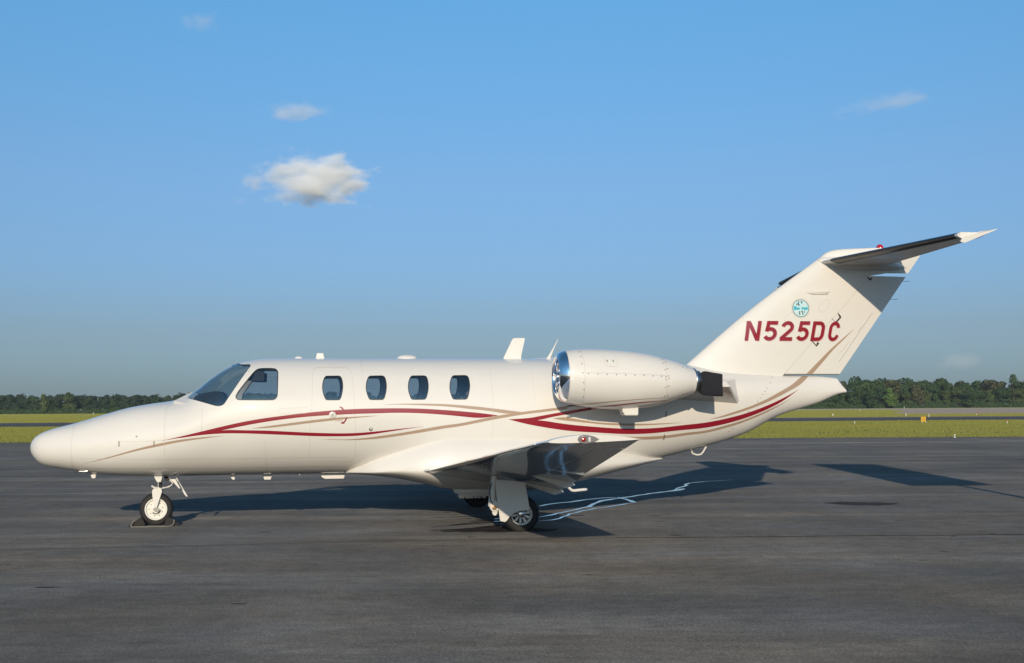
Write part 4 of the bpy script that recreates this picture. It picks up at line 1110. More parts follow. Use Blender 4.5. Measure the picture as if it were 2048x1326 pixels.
decal_strip('tab_gap', [(10.02, 2.263), (10.16, 2.437)], .004, M['seam'], rud)
decal_strip('tab_slit', [(10.437, 2.729), (10.535, 2.84)], .009, M['seam'], rud); decal_strip('tab_slit', [(10.154, 2.415), (10.295, 2.577)], .009, M['seam'], rud)
# hinge cut-outs
for poly in ([(10.088, 3.012), (10.100, 3.015), (10.146, 2.965), (10.150, 2.940), (10.075, 2.866), (10.052, 2.880), (10.122, 2.945)], [(9.640, 2.585), (9.733, 2.492), (9.775, 2.540), (9.760, 2.566), (9.738, 2.556), (9.730, 2.518), (9.652, 2.590)], [(10.592, 3.575), (10.650, 3.520), (10.690, 3.560), (10.678, 3.578), (10.655, 3.552), (10.605, 3.582)]):
    decal_poly('hinge_recess', poly, M['dark'], off=.0030, parent=fin, fn=finmap)
decal_strip('hinge_arm', [(9.985, 2.933), (10.055, 2.872)], .006, M['dark'], fin, .003)
# rudder stripe
U, Lw = FINST_
V = []; a_, b_ = resample(U, 40), resample(Lw, 40)
for i in range(40):
    for j in range(4):
        x, z = lerp(a_[i][0], b_[i][0], j/3), lerp(a_[i][1], b_[i][1], j/3); V.append(finmap(x, z, .0022)[0])
mesh('tan_stripe', V, facing(V, [(i*4+j, i*4+j+1, i*4+j+5, i*4+j+4) for i in range(39) for j in range(3)]), M['tan'], rud, normal=fin_n)
# fence, stringer of studs in a ring, scoop
b = MB(); yf = -fin_t(9.76, 3.315)
b.add([(9.555, yf, 3.324), (9.66, yf-.035, 3.335), (9.88, yf-.04, 3.335), (9.97, yf-.002, 3.341), (9.90, yf-.03, 3.316), (9.66, yf-.03, 3.300), (9.93, yf-.004, 3.291), (9.655, yf+.01, 3.294), (9.9, yf+.01, 3.3)],
      [(0, 1, 5), (1, 2, 4, 5), (2, 3, 4), (5, 4, 6), (0, 5, 7), (5, 6, 7)])
b.build('ram_scoop', M['white'], fin)
for ox, oz in ((9.868, 3.117), (9.30, 2.92)):
    for i in range(18 if ox > 9.5 else 9):
        a = 2*math.pi*i/18; u, v = .112*math.cos(a), .068*math.sin(a)
        x, z = ox+u*.68-v*.73, oz+u*.73+v*.68
        V = []
        for k_ in range(8): V.append(finmap(x+.0075*math.cos(k_*math.pi/4), z+.0075*math.sin(k_*math.pi/4), .002)[0])
        mesh('fastener', V, [tuple(range(8))], M['seam'], fin)
# registration with its pale drop shadow
XS_ = [(8.557, .230), (8.832, .222), (9.102, .214), (9.366, .212), (9.624, .212), (9.905, .185)]
for (x, wd), ch in zip(XS_, 'N525DC'):
    for dx, dz, m_, of, nm in ((.009, -.009, M['pink'], .0018, 'drop_shadow'), (0, 0, M['red'], .0034, 'registration_letter' if ch in 'NDC' else 'registration_number')):
        V, F = glyph(ch, x+dx, 2.578+dz, .303, wd, .19, finmap, of)
        mesh(nm, V, facing(V, F), m_, fin, normal=fin_n)
# round badge: pale disc, turquoise wings, olive marks, dark ring
def disc(cx, cz_, r0, r1, n=40, a0=0, a1=360):
    return [(cx+r1*math.cos(math.radians(lerp(a0, a1, i/n))), cz_+r1*math.sin(math.radians(lerp(a0, a1, i/n)))) for i in range(n)]
BX, BZ = 9.474, 3.078
bd = decal_poly('badge', disc(BX, BZ, 0, .128), M['ltblue'], parent=fin, fn=finmap, off=.002)
def badge(polys, m_, name, off):
    mb_ = MB()
    for P in polys:
        V = [finmap(BX+x, BZ+z, off)[0] for x, z in P]; mb_.add(V, [tuple(range(len(V)))])
    return mesh(name, mb_.V, facing(mb_.V, mb_.F), m_, bd, normal=fin_n)
badge([[(-.112, -.03), (-.115, .035), (-.08, .03), (-.06, .012), (-.02, .012), (-.012, -.005), (-.03, -.025), (-.07, -.022)], [(.012, .02), (.05, .012), (.115, .02), (.116, -.02), (.09, -.025), (.05, -.018), (.02, -.02), (.01, 0)]], M['turq'], 'badge_band', .0032)
badge([[(-.075, .045), (-.06, .085), (-.052, .045)], [(-.045, .10), (-.02, .115), (-.03, .075), (-.01, .05), (-.03, .035), (-.05, .06)], [(.0, .11), (.03, .105), (.025, .07), (.008, .08)], [(.0, -.04), (.03, -.035), (.045, -.09), (.025, -.10), (.018, -.06)], [(-.03, -.05), (-.01, -.04), (-.012, -.105), (-.03, -.095)], [(.055, -.03), (.065, -.03), (.068, -.075), (.058, -.07)]], M['olive'], 'badge_mark', .0036)
badge([[(x, -.03-.02*abs(x)*8), (x+.012, -.03-.02*abs(x)*8), (x+.012, -.105+abs(x)*.5), (x, -.105+abs(x)*.5)] for x in (-.095, -.07, -.052, .008, .078)]+[[(x, .03), (x+.012, .03), (x+.012, .105-abs(x)*.6), (x, .105-abs(x)*.6)] for x in (.045, .068, -.092)], M['cone'], 'badge_stripe', .0034)
badge([[(.126*math.cos(a), .126*math.sin(a)), (.136*math.cos(a), .136*math.sin(a)), (.136*math.cos(a+.165), .136*math.sin(a+.165)), (.126*math.cos(a+.165), .126*math.sin(a+.165))] for a in [2*math.pi*i/40 for i in range(40)]], M['olive'], 'badge_ring', .0030)
badge([[(.148*math.cos(a), .148*math.sin(a)), (.156*math.cos(a), .156*math.sin(a)), (.156*math.cos(a+.07), .156*math.sin(a+.07)), (.148*math.cos(a+.07), .148*math.sin(a+.07))] for a in [2*math.pi*i/46 for i in range(46) if i % 12 != 0]], M['seam'], 'badge_rim_mark', .0030)

# tail plane
def stab_line(y):
    f = (y-.15)/(2.98-.15); return lerp(9.86, 10.41, f), lerp(10.86, 10.70, f), lerp(.052, .036, f)
ZS = 3.80
def stab_piece(name, c0, c1, y0, y1, side, mat_, parent, ny=12, nc=14, off=0, zoff=0):
    V = []; F = []
    cs = [lerp(c0, c1, (i/nc)**1.7) for i in range(nc+1)]
    ring = [(c, 1) for c in cs[::-1]]+[(c, -1) for c in cs[1:]]; k_ = len(ring)
    for j in range(ny+1):
        y = lerp(y0, y1, j/ny); a, b, h = stab_line(y)
        for c, s_ in ring:
            x = lerp(a, b, c); hh = h*min(1.0, 2.6*math.sqrt(c)*(1-c*.55))+off
            V.append((x-(off if c == 0 else 0), side*y, ZS+zoff+s_*hh*(1 if s_ > 0 else 1.0)))
    for j in range(ny):
        for i in range(k_): F.append((j*k_+i, j*k_+(i+1) % k_, (j+1)*k_+(i+1) % k_, (j+1)*k_+i))
    F.append(tuple(range(k_))); F.append(tuple(ny*k_+i for i in range(k_-1, -1, -1)))
    return MB().add(V, F).build(name, mat_, parent, sharp=40)
EL_A = math.radians(18.0)
for side in (-1, 1):
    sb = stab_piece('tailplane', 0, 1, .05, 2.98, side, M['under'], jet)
    stab_piece('deice_boot', 0, .16, .30, 2.93, side, M['boot'], sb, nc=8, off=.004)
    stab_piece('tailplane_cap', .10, .98, 2.935, 2.985, side, M['white'], sb, ny=2, nc=8, off=.003)
    V = []; F = []; n = 18
    stn = [(.12, 10.868, 11.17), (1.5, 10.79, 11.08), (2.85, 10.72, 10.96), (2.975, 10.715, 10.95), (2.99, 10.42, 10.945), (3.09, 10.37, 10.93)]
    for y, x0, x1 in stn:
        hx = 10.72+(.15 if y < .5 else .07 if y < 2 else 0)
        for s_ in (1, -1):
            for i in range(n+1):
                u = i/n if s_ > 0 else 1-i/n
                x = lerp(x0, x1, u); h = .034*min(1, 3*math.sqrt(u))*(1-u)**.8*1.1+.002
                dx, dz = x-hx, s_*h
                V.append((hx+dx*math.cos(EL_A)-dz*math.sin(EL_A), side*y, ZS+.01+dx*math.sin(EL_A)+dz*math.cos(EL_A)))
    k_ = 2*(n+1)
    for j in range(len(stn)-1):
        for i in range(k_): F.append((j*k_+i, j*k_+(i+1) % k_, (j+1)*k_+(i+1) % k_, (j+1)*k_+i))
    F.append(tuple(range(k_))); F.append(tuple((len(stn)-1)*k_+i for i in range(k_-1, -1, -1)))
    MB().add(V, F).build('elevator', M['white'], sb, sharp=40)
# bullet fairing where the tail plane meets the fin
BF = Body(9.80, [(9.80, 3.84), (10.0, 3.90), (10.5, 3.91), (11.0, 3.86), (11.32, 3.76)], [(9.80, 3.80), (10.0, 3.70), (10.5, 3.66), (11.0, 3.68), (11.32, 3.73)],
  [(9.80, 3.82), (10.2, 3.78), (11.32, 3.745)], [(9.80, .02), (10.0, .13), (10.4, .20), (10.9, .17), (11.32, .01)], [(9.80, 2), (11.32, 2)])
V = [BF.pt(lerp(9.801, 11.319, i/30), 2*math.pi*j/36) for i in range(31) for j in range(36)]
F = [(i*36+j, i*36+(j+1) % 36, (i+1)*36+(j+1) % 36, (i+1)*36+j) for i in range(30) for j in range(36)]
mesh('tail_fairing', V, F, M['white'], fin, normal=lambda x, y, z: BF.N(x, y, z))
b = MB(); b.lathe([(.058, 0), (.058, .02), (.05, .045), (.03, .065), (.001, .073)], (10.86, 0, 4.03), 'z', 24); b.build('beacon', M['redlens'], fin)
for x0, x1, z in ((11.19, 11.345, 3.528), (10.98, 11.133, 3.243), (10.2, 10.342, 1.812)):
    b = MB(); b.tube([(x0, 0, z-.002), (x1, 0, z)], .0045, 6); b.build('static_wick', M['alu'], fin)

# ---- antennas, probes, vents on the fuselage
def dome(name, x0, x1, h, z, wd, mat_=None, y=0):
    V = []; n, m2 = 20, 12
    for i in range(n+1):
        u = -1+2*i/n; r_ = math.sqrt(max(0, 1-abs(u)**2.6))
        for j in range(m2+1):
            a = math.pi*j/m2; V.append((lerp(x0, x1, i/n), y+wd*r_*math.cos(a), z-.012+(h+.012)*r_*math.sin(a)))
    F = [(i*(m2+1)+j, i*(m2+1)+j+1, (i+1)*(m2+1)+j+1, (i+1)*(m2+1)+j) for i in range(n) for j in range(m2)]
    return MB().add(V, F).build(name, mat_ or M['cone'], jet)
dome('dome_antenna', 1.866, 1.989, .030, 2.314, .05); dome('dome_antenna', 3.318, 3.624, .054, 2.312, .10)
def blade(name, poly, y, t_, mat_=None, bevel=.004):
    b_ = MB(); b_.prism(poly, y-t_/2, y+t_/2); return b_.build(name, mat_ or M['cone'], jet, bevel=bevel)
blade('stub_antenna', [(2.158, 2.30), (2.297, 2.30), (2.284, 2.325), (2.272, 2.386), (2.184, 2.386), (2.174, 2.325)], 0, .06)
blade('blade_antenna', [(4.87, 2.29), (5.152, 2.285), (5.145, 2.34), (5.205, 2.600), (5.195, 2.614), (5.045, 2.612), (5.020, 2.600)], 0, .03)
b = MB(); b.tube([(5.56, 0, 2.29), (5.575, 0, 2.34), (5.63, 0, 2.45), (5.708, 0, 2.602)], [.05, .028, .012, .003], 10); b.build('whip_antenna', M['cone'], jet)
blade('drain_mast', [(.973, .70), (1.065, .70), (1.053, .61), (1.023, .613)], -.02, .02)
blade('stub_antenna', [(1.425, .70), (1.582, .70), (1.578, .668), (1.566, .664), (1.549, .604), (1.459, .606), (1.447, .664), (1.428, .668)], 0, .05)
blade('strip_antenna', [(2.241, .712), (2.583, .712), (2.583, .66), (2.572, .602), (2.31, .602), (2.265, .62), (2.241, .66)], 0, .06, bevel=.008)
b = MB(); b.tube([(1.952, -.12, .72), (1.952, -.12, .672)], .008); b.tube([(1.94, -.12, .668), (1.962, -.12, .668)], .006); b.build('drain_tube', M['alu'], jet)
b = MB(); b.tube([(7.72, -.05, .93), (7.735, -.05, .890), (7.80, -.05, .868), (7.862, -.05, .873), (7.90, -.05, .91), (7.95, -.05, .99)], .013, 10); b.build('tie_down_loop', M['cone'], jet)
b = MB(); b.tube([(-.88, -.20, .84), (-.87, -.215, .80), (-.885, -.22, .775), (-.92, -.22, .765), (-.995, -.22, .768)], [.022, .02, .017, .014, .007], 10); b.box((-.882, -.20, .825), (.07, .03, .035)); b.build('pitot_probe', M['alu'], jet, bevel=.003)
blade('drain_mast', [(-.895, .77), (-.78, .765), (-.790, .745), (-.807, .664), (-.853, .665), (-.880, .745)], -.05, .03)
# warm air outlet in front of the windshield
for s_ in (-1, 1):
    A, B_, C_, D_ = Vector((.24, s_*.30, 1.715)), Vector((.47, s_*.10, 1.842)), Vector((.625, s_*.30, 1.782)), Vector((.42, s_*.46, 1.680))
    n_ = (B_-A).cross(D_-A).normalized(); n_ = n_ if n_.z > 0 else -n_
    b = MB(); b.add([A, B_, C_, D_, A-n_*.05, B_-n_*.05, C_-n_*.02, D_-n_*.03], [(0, 1, 2, 3), (4, 7, 6, 5), (0, 4, 5, 1), (1, 5, 6, 2), (2, 6, 7, 3), (3, 7, 4, 0)])
    b.build('windshield_vent', M['white'], jet, bevel=.006)

# ---- landing gear
def tyre_prof(R, r0, wd, n=16):
    P = []
    for i in range(n+1):
        a = math.pi*i/n; c_ = math.cos(a)
        P.append((r0+(R-r0)*math.sin(a)**.62, -c_*wd/2*(1+.10*math.sin(a))))
    return P
def wheel(name, x, y, z, R, rr, wd, side, spokes, main):
    b_ = MB(); P = tyre_prof(R, rr*.97, wd)
    b_.lathe(P+[(rr*.9, wd*.3), (rr*.9, -wd*.3)], (x, y, z), 'y', 56, closed=True)
    b_.V = [(vx, vy+(.018 if vy > y else -.018)*max(0, (.045-vz)/.045) if vz < .045 else vy, max(vz, .002)) for vx, vy, vz in b_.V]
    ty = b_.build(name, M['tyre'], jet, sharp=60)
    o_ = side
    yy = y+o_*wd*.36
    rm = MB()
    rm.lathe([(rr*1.02, 0), (rr*1.0, .018), (rr*.90, .018), (rr*.84, .002), (rr*.80, -.03), (rr*.80, -.06)] if o_ > 0 else [(rr*1.02, 0), (rr*1.0, -.018), (rr*.90, -.018), (rr*.84, -.002), (rr*.80, .03), (rr*.80, .06)], (x, yy, z), 'y', 48, caps=False)
    rim = rm.build('rim', M['rim'], ty, sharp=40)
    if main:
        sp_ = MB()
        for i in range(spokes):
            a = 2*math.pi*i/spokes+.2
            R_ = Matrix.Rotation(-a, 3, 'Y')
            sp_.box(Vector((x, yy-o_*.028, z))+R_ @ Vector((rr*.58, 0, 0)), (rr*.55, .022, rr*.17), R_.to_4x4())
            sp_.box(Vector((x, yy-o_*.020, z))+R_ @ Vector((rr*.62, 0, 0)), (rr*.18, .03, rr*.24), R_.to_4x4())
        sp_.build('spokes', M['rim'], ty, bevel=.002)
        d_ = MB(); d_.lathe([(.001, 0), (rr*.85, 0)], (x, yy-o_*.052, z), 'y', 36); d_.build('brake_disc', M['dark'], ty)
        hb_ = MB(); hb_.lathe([(rr*.30, -.03*o_), (rr*.28, .012*o_), (rr*.22, .018*o_), (.001, .019*o_)], (x, yy, z), 'y', 24); hb_.build('hub_cap', M['alu'], ty)
    else:
        d_ = MB(); d_.lathe([(.001, .004*o_), (rr*.35, .006*o_), (rr*.72, -.004*o_), (rr*.86, -.002*o_)], (x, yy, z), 'y', 40); d_.build('hub_plate', M['rim'], ty)
        for i in range(9):
            a = 2*math.pi*i/9+.3
            bo = MB(); bo.lathe([(.0075, -.004*o_), (.0075, .006*o_), (.001, .007*o_)], (x+rr*.62*math.cos(a), yy+o_*.003, z+rr*.62*math.sin(a)), 'y', 8); bo.build('wheel_bolt', M['rivet'], ty)
        sl = MB(); Pn = [(rr*.42*math.cos(math.radians(a)), rr*.42*math.sin(math.radians(a))) for a in range(225, 316, 10)]
        for u, v in zip(Pn, Pn[1:]): sl.tube([(x+u[0], yy+o_*.008, z+u[1]), (x+v[0], yy+o_*.008, z+v[1])], .0085, 8)
        sl.build('valve_guard', M['rivet'], ty)
    return ty
def ellip(poly, f): return [(f(x), z) for x, z in poly]
MWX, MWZ = 4.768, .228
for side in (-1, 1):
    wheel('main_wheel', MWX, side*1.985, MWZ, .240, .145, .175, side, 10, True)
    # leg door
    yd = side*2.12
    P = [(x, z-.0 if z < .6 else z-.02) for x, z in MGD_]
    b = MB(); b.prism(P, yd-.012, yd+.012); ld = b.build('gear_leg_door', M['gear'], jet, bevel=.004)
    b = MB(); b.prism([(4.462, .262), (4.70, .266), (4.70, .262), (4.462, .258)], yd+side*.0121-.001, yd+side*.0121+.001); b.build('door_seam', M['seam'], ld)
    # trailing link leg
    b = MB(); b.tube([(4.43, side*2.02, .72), (4.41, side*2.02, .55), (4.395, side*2.02, .33)], [.045, .05, .055], 14); lg = b.build('gear_leg', M['gear'], jet)
    b = MB(); b.prism([(4.35, .34), (4.372, .40), (4.43, .42), (4.47, .37), (4.468, .30), (4.44, .275), (4.40, .272), (4.365, .29)], side*2.06-.045, side*2.06+.045); b.build('leg_knuckle', M['gear'], lg, bevel=.008)
    b = MB(); b.prism([(4.385, .30), (4.46, .30), (4.45, .235), (4.43, .215), (4.405, .218), (4.39, .245)], side*2.05-.03, side*2.05+.03); b.build('torque_lug', M['gear'], lg, bevel=.008)
    b = MB(); b.tube([(4.42, side*1.99, .32), (4.56, side*1.86, .27), (MWX, side*1.86, MWZ)], [.04, .035, .04], 12); b.build('trailing_link', M['gear'], lg)
    b = MB(); b.tube([(4.375, side*2.09, .64), (4.35, side*2.10, .52), (4.36, side*2.10, .42), (4.39, side*2.10, .36)], .007, 8); b.build('brake_line', M['dark'], lg)
    b = MB(); b.tube([(4.46, side*2.095, .60), (4.452, side*2.10, .48), (4.47, side*2.07, .40), (4.60, side*1.95, .33)], .008, 8); b.build('hydraulic_hose', M['dark'], lg)
    b = MB(); b.tube([(4.47, side*1.97, .66), (4.60, side*1.97, .36)], [.03, .022], 12); b.build('shock_strut', M['alu'], lg)
    b = MB(); b.lathe([(.030, 0), (.030, side*.012), (.018, side*.014), (.018, side*.004), (.001, side*.004)], (4.408, side*2.105, .323), 'y', 20); b.build('pivot_bolt', mat('pivot_bronze', (.30, .20, .12), .4, .8) if side < 0 else bpy.data.materials['pivot_bronze'], lg)
# inner gear door edges and actuator fittings under the belly
b = MB(); b.prism([(4.05, .46), (4.95, .44), (4.95, .40), (4.12, .415)], -.62, -.60); b.prism([(4.10, .40), (4.95, .385), (4.95, .345), (4.2, .36)], -.40, -.38); b.build('inner_gear_door', M['gear'], jet, bevel=.003)
b = MB()
for x, wd in ((4.20, .035), (4.245, .03), (4.33, .11), (4.42, .045), (4.475, .04), (4.54, .05)): b.box((x, -.3, .335), (wd, .05, .05))
b.tube([(4.16, -.3, .345), (4.64, -.3, .345)], .014); b.build('gear_actuator', M['alu'], jet, bevel=.004)
# nose gear
NWZ = .226
wheel('nose_wheel', 0, 0, NWZ, .226, .150, .115, -1, 0, False)
b = MB()
for s_ in (-1, 1):
    b.prism([(-.050, .485), (-.030, .50), (.075, .50), (.083, .47), (.02, .262), (.012, .235), (-.012, .235), (-.022, .262), (-.046, .42)], s_*.085-.011, s_*.085+.011)
b.box((.015, 0, .49), (.11, .19, .035)); fk = b.build('nose_fork', M['gear'], jet, bevel=.004)
b = MB(); b.lathe([(.022, -.105), (.026, -.098), (.026, -.09)], (-.003, 0, NWZ), 'y', 16); b.box((.02, -.10, NWZ-.005), (.06, .008, .05), Matrix.Rotation(.7, 4, 'Y')); b.build('axle_nut', M['steel'], fk)
b = MB(); b.tube([(.022, 0, .50), (.022, 0, .75)], .018, 14); b.build('strut_piston', M['alu'], jet)
b = MB(); b.tube([(.055, 0, .50), (.055, 0, .74)], .014, 10); b.build('steering_rod', M['dark'], jet)
b = MB(); b.prism([(-.035, .72), (.095, .72), (.086, .66), (.072, .602), (.022, .602), (-.005, .65)], -.15, -.13); b.build('nose_gear_door', M['gear'], jet, bevel=.003)
b = MB(); b.tube([(.0, 0, .525), (.06, -.03, .505), (.168, -.04, .53), (.205, -.03, .555), (.213, 0, .575), (.19, 0, .605), (.15, 0, .635), (.12, 0, .70)], .008, 8); b.tube([(.02, .03, .515), (.12, .03, .518), (.18, .03, .54)], .006, 8); b.build('hydraulic_line', M['gear'], jet)
b = MB(); b.tube([(-.067, -.03, .545), (-.02, -.02, .515), (.03, 0, .505)], .014, 10); b.tube([(-.055, .03, .53), (.03, .02, .50)], .012, 10); b.build('torque_arm', M['gear'], jet)
b = MB(); b.prism([(.10, .68), (.15, .665), (.17, .63), (.13, .60), (.105, .63)], -.03, .03); b.build('strut_bracket', M['dark'], jet)
b = MB(); b.prism([(.165, .668), (.20, .640), (.265, .640), (.33, .515), (.318, .508), (.25, .585)], -.155, -.14); b.prism([(.245, .67), (.262, .665), (.42, .392), (.402, .388), (.37, .43)], -.03, -.015); b.build('rear_nose_door', M['gear'], jet, bevel=.003)

# ================================================================== CHOCKS AND ROPE
ca, sa = math.cos(ATH), math.sin(ATH)
def a2w(x, y, z): return (AX+ca*x-sa*y, AY+sa*x+ca*y, z)
for nm, x0, x1, xt, lab in (('wheel_chock', -.36, -.13, -.17, 'black rubber chock ahead of the nose wheel'), ('wheel_chock', .345, .13, .165, 'black rubber chock behind the nose wheel')):
    b = MB(); b.prism([(x0, .002), (x1, .002), (x1, .04), (xt, .115), (xt+(x0-xt)*.18, .118)], -.16, .16)
    b.V = [a2w(*v) for v in b.V]
    tag(b.build(nm, M['rubber'], bevel=.008), lab, 'wheel chock', 'chocks at the nose wheel')
pts = [(-.26, -.165, .095), (-.29, -.20, .06), (-.30, -.24, .014), (-.24, -.26, .008), (-.1, -.27, .008), (-.05, -.28, .008), (-.01, -.25, .010), (.03, -.27, .012), (.02, -.30, .014), (-.03, -.30, .016), (.08, -.29, .010), (.18, -.26, .008), (.24, -.22, .02), (.26, -.19, .06), (.25, -.165, .09)]
P3 = []
for i in range(len(pts)-1):
    p0, p1, p2, p3 = [Vector(pts[max(0, min(len(pts)-1, i+d))]) for d in (-1, 0, 1, 2)]
    for t_ in range(6):
        u = t_/6
        P3.append(.5*((2*p1)+(p2-p0)*u+(2*p0-5*p1+4*p2-p3)*u*u+(-p0+3*p1-3*p2+p3)*u**3))
b = MB(); b.tube([a2w(*p) for p in P3], .006, 8)
tag(b.build('chock_rope', M['rope']), 'grey knotted rope joining the two chocks at the nose wheel', 'rope')

# ================================================================== FIELD LIGHTS AND SIGN
def taxi_light(x, y, label, h=.36, red=False, s=1.0):
    h *= .9; s *= .85
    t_ = empty('taxiway_light', label, 'light', (x, y, 0), group='lights along the taxiway and runway')
    b_ = MB(); b_.lathe([(.16*s, 0), (.15*s, .03), (.05*s, .04), (.045*s, h*.6), (.09*s, h*.62)], (0, 0, 0), 'z', 14); b_.build('post', M['cone'], t_)
    b_ = MB(); b_.lathe([(.09*s, h*.62), (.095*s, h*.75), (.07*s, h*.93), (.001, h)], (0, 0, 0), 'z', 14); b_.build('lens', M['orange'] if red else M['ltlens'], t_)
taxi_light(30.79, 105.9, 'short white taxiway light in the near grass left of the yellow sign', 0.27, s=0.67)
taxi_light(43.18, 102.7, 'tall white and red marker light at the right edge of the taxiway grass', 0.42, True, 0.62)
taxi_light(21.93, 58.4, 'small light beside the apron edge in front of the grass', 0.2, s=0.43)
taxi_light(51.2, 187.9, 'small white light beyond the taxiway behind the tail', 0.51, s=1.06)
taxi_light(59.83, 178.8, 'pale light beyond the taxiway left of the yellow sign', 0.54, s=1.06)
taxi_light(59.56, 168.2, 'pale light beyond the taxiway just right of the yellow sign', 0.48, s=0.91)
taxi_light(74.25, 188.2, 'pale light with dark top on the runway side far right', 0.61, True, 1.06)
taxi_light(-236.1, 662, 'lone white light in front of the far trees left of the nose', 1.36, s=2.88)
taxi_light(112.5, 381, 'tiny white light at the left end of the runway pad', 0.68, s=1.44)
taxi_light(234.0, 702, 'distant white light in front of the right hand trees', 1.5, s=2.4)
sg = empty('taxiway_sign', 'yellow and black taxiway sign standing in the grass', 'sign', (38.19, 109.2, 0), math.radians(4))
b = MB(); b.box((-.06, 0, .36), (.46, .16, .44)); b.build('yellow_panel', M['yellow'], sg, bevel=.012)
b = MB(); b.box((.235, 0, .36), (.12, .17, .44)); b.build('black_panel', M['signblk'], sg, bevel=.012)
b = MB(); b.box((-.06, -.082, .42), (.20, .006, .05)); b.box((-.06, -.082, .30), (.22, .006, .04)); b.build('sign_marking', mat('sign_mark', (.20, .10, .01), .6), sg)
for x in (-.2, .2):
    b = MB(); b.box((x, 0, .07), (.06, .06, .14)); b.build('leg', M['cone'], sg)
b = MB(); b.box((0, 0, .01), (.75, .4, .03)); b.build('base', M['cone'], sg)

# out of frame: stand-in pole and panel, added to cast the shadow on the apron
bp = empty('shadow_caster', 'unseen stand-in pole and panel added to cast the shadow at right', 'shadow_panel', (8.35, 10.0, 0))
tan_e = math.tan(SUN_EL)
b = MB(); b.tube([(0, 0, 0), (0, 0, 3.9), (0, 0, 6.6)], [.10, .06, .05], 12); b.lathe([(.25, 0), (.25, .05), (.12, .06)], (0, 0, 0), 'z', 16); b.build('pole', M['alu'], bp)
V = []; 
for i in range(13):
    for j in range(9):
        u, v = i/12, j/8
        x = lerp(-.95, .72, u); zt = lerp(6.55, 6.42, u); zb = lerp(3.85, 3.90, u) if u < .5 else lerp(3.85, 3.90, u)
        V.append((x+.0, .07+.06*math.sin(u*7+v*2), lerp(zb, zt, v)))
F = [(i*9+j, i*9+j+1, (i+1)*9+j+1, (i+1)*9+j) for i in range(12) for j in range(8)]
ob = mesh('shadow_panel', V, F, mat('shadow_panel_cloth', (.35, .10, .08), .8), bp)
sol = ob.modifiers.new('thick', 'SOLIDIFY'); sol.thickness = .006

# ================================================================== TREES
def crown_mesh(seed, w_, h, z0, conic=0.0, nleaf=1500, leaf=.9, lumps=16, pointed=False):
    r_ = random.Random(seed); V = []; F = []
    L_ = []
    for i in range(lumps):
        f = r_.random()**.8
        z = z0+(h-z0)*(.10+.80*f)
        prof = (1-f)**.8*1.05+.08 if conic else math.sin(math.pi*(.18+.74*f))**.7
        a = r_.random()*6.283; d = w_*.5*prof*math.sqrt(r_.random())*.8
        rad = w_*(.20+.14*r_.random())*(.55+.45*prof)
        L_.append((Vector((d*math.cos(a), d*math.sin(a), z)), rad))
    tot = sum(l[1]**2 for l in L_)
    for c_, rad in L_:
        n = int(nleaf*rad*rad/tot)
        for _ in range(n):
            v = Vector((r_.gauss(0, 1), r_.gauss(0, 1), r_.gauss(0, 1))).normalized()
            p = c_+Vector((v.x*rad, v.y*rad, v.z*rad*.8))*(.72+.36*r_.random())
            nn = (v+Vector((r_.uniform(-.7, .7), r_.uniform(-.7, .7), r_.uniform(-.4, .8)))).normalized()
            a = nn.orthogonal().normalized(); b_ = nn.cross(a)
            t_ = r_.random()*6.283; a, b_ = a*math.cos(t_)+b_*math.sin(t_), b_*math.cos(t_)-a*math.sin(t_)
            s1, s2 = leaf*(.35+.45*r_.random()), leaf*(.25+.35*r_.random())
            k_ = len(V); V += [p-a*s1, p-b_*s2, p+a*s1, p+b_*s2]; F.append((k_, k_+1, k_+2, k_+3))
    me_ = bpy.data.meshes.new('crown'); me_.from_pydata([tuple(v) for v in V], [], F); me_.update()
    return me_
def trunk_mesh(seed, h, r0):
    r_ = random.Random(seed); b_ = MB()
    b_.tube([(0, 0, -.2), (.1, 0, h*.3), (-.1, .1, h*.6), (0, 0, h*.9)], [r0, r0*.75, r0*.5, r0*.15], 7)
    for i in range(5):
        z = h*(.3+.1*i); a = r_.random()*6.28; l = h*.22
        b_.tube([(0, 0, z), (l*.6*math.cos(a), l*.6*math.sin(a), z+l*.35), (l*math.cos(a), l*math.sin(a), z+l*.7)], [r0*.4, r0*.25, r0*.08], 5)
    me_ = bpy.data.meshes.new('trunk'); me_.from_pydata(b_.V, [], b_.F); me_.update()
    return me_
CR = []
for i, (w_, h, z0, con, lk) in enumerate(((11, 16, 1.0, 0, 'leafA'), (9, 17, .5, 0, 'leafB'), (12, 14, .6, 0, 'leafA'), (8, 18, 1.0, 1, 'leafA'), (8.5, 16, .5, 1, 'leafC'), (10, 15, .8, 0, 'leafD'), (10, 18, 1.5, 0, 'leafB'), (7, 9, 0, 0, 'leafA'), (11, 16, .3, 0, 'leafE'), (12, 14, .2, 0, 'leafE'), (9, 15, .3, 0, 'leafE'))):
    me_ = crown_mesh(100+i, w_, h, z0, con, 1500, 1.15); me_.materials.append(M[lk]); CR.append((me_, h))
# a bare-stemmed tree with a tuft on top
tm = crown_mesh(200, 7, 24, 17.5, 0, 420, .9, 9); tm.materials.append(M['leafA'])
TRK = [trunk_mesh(300+i, 14, .28) for i in range(3)]
for t_ in TRK: t_.materials.append(M['bark'])
def tree(x, y, kind, s, rz, label, group=None, me_=None, name='tree', sx=1):
    t_ = empty(name, label, 'tree', (x, y, 0), rz, group)
    c_ = link('crown', me_ or CR[kind][0], None, t_); c_.scale = (s*sx, s*sx, s)
    k_ = link('trunk', TRK[rnd.randrange(3)], None, t_); k_.scale = (s, s, s*(1.35 if me_ else 1))
G = 'trees of the far tree line'
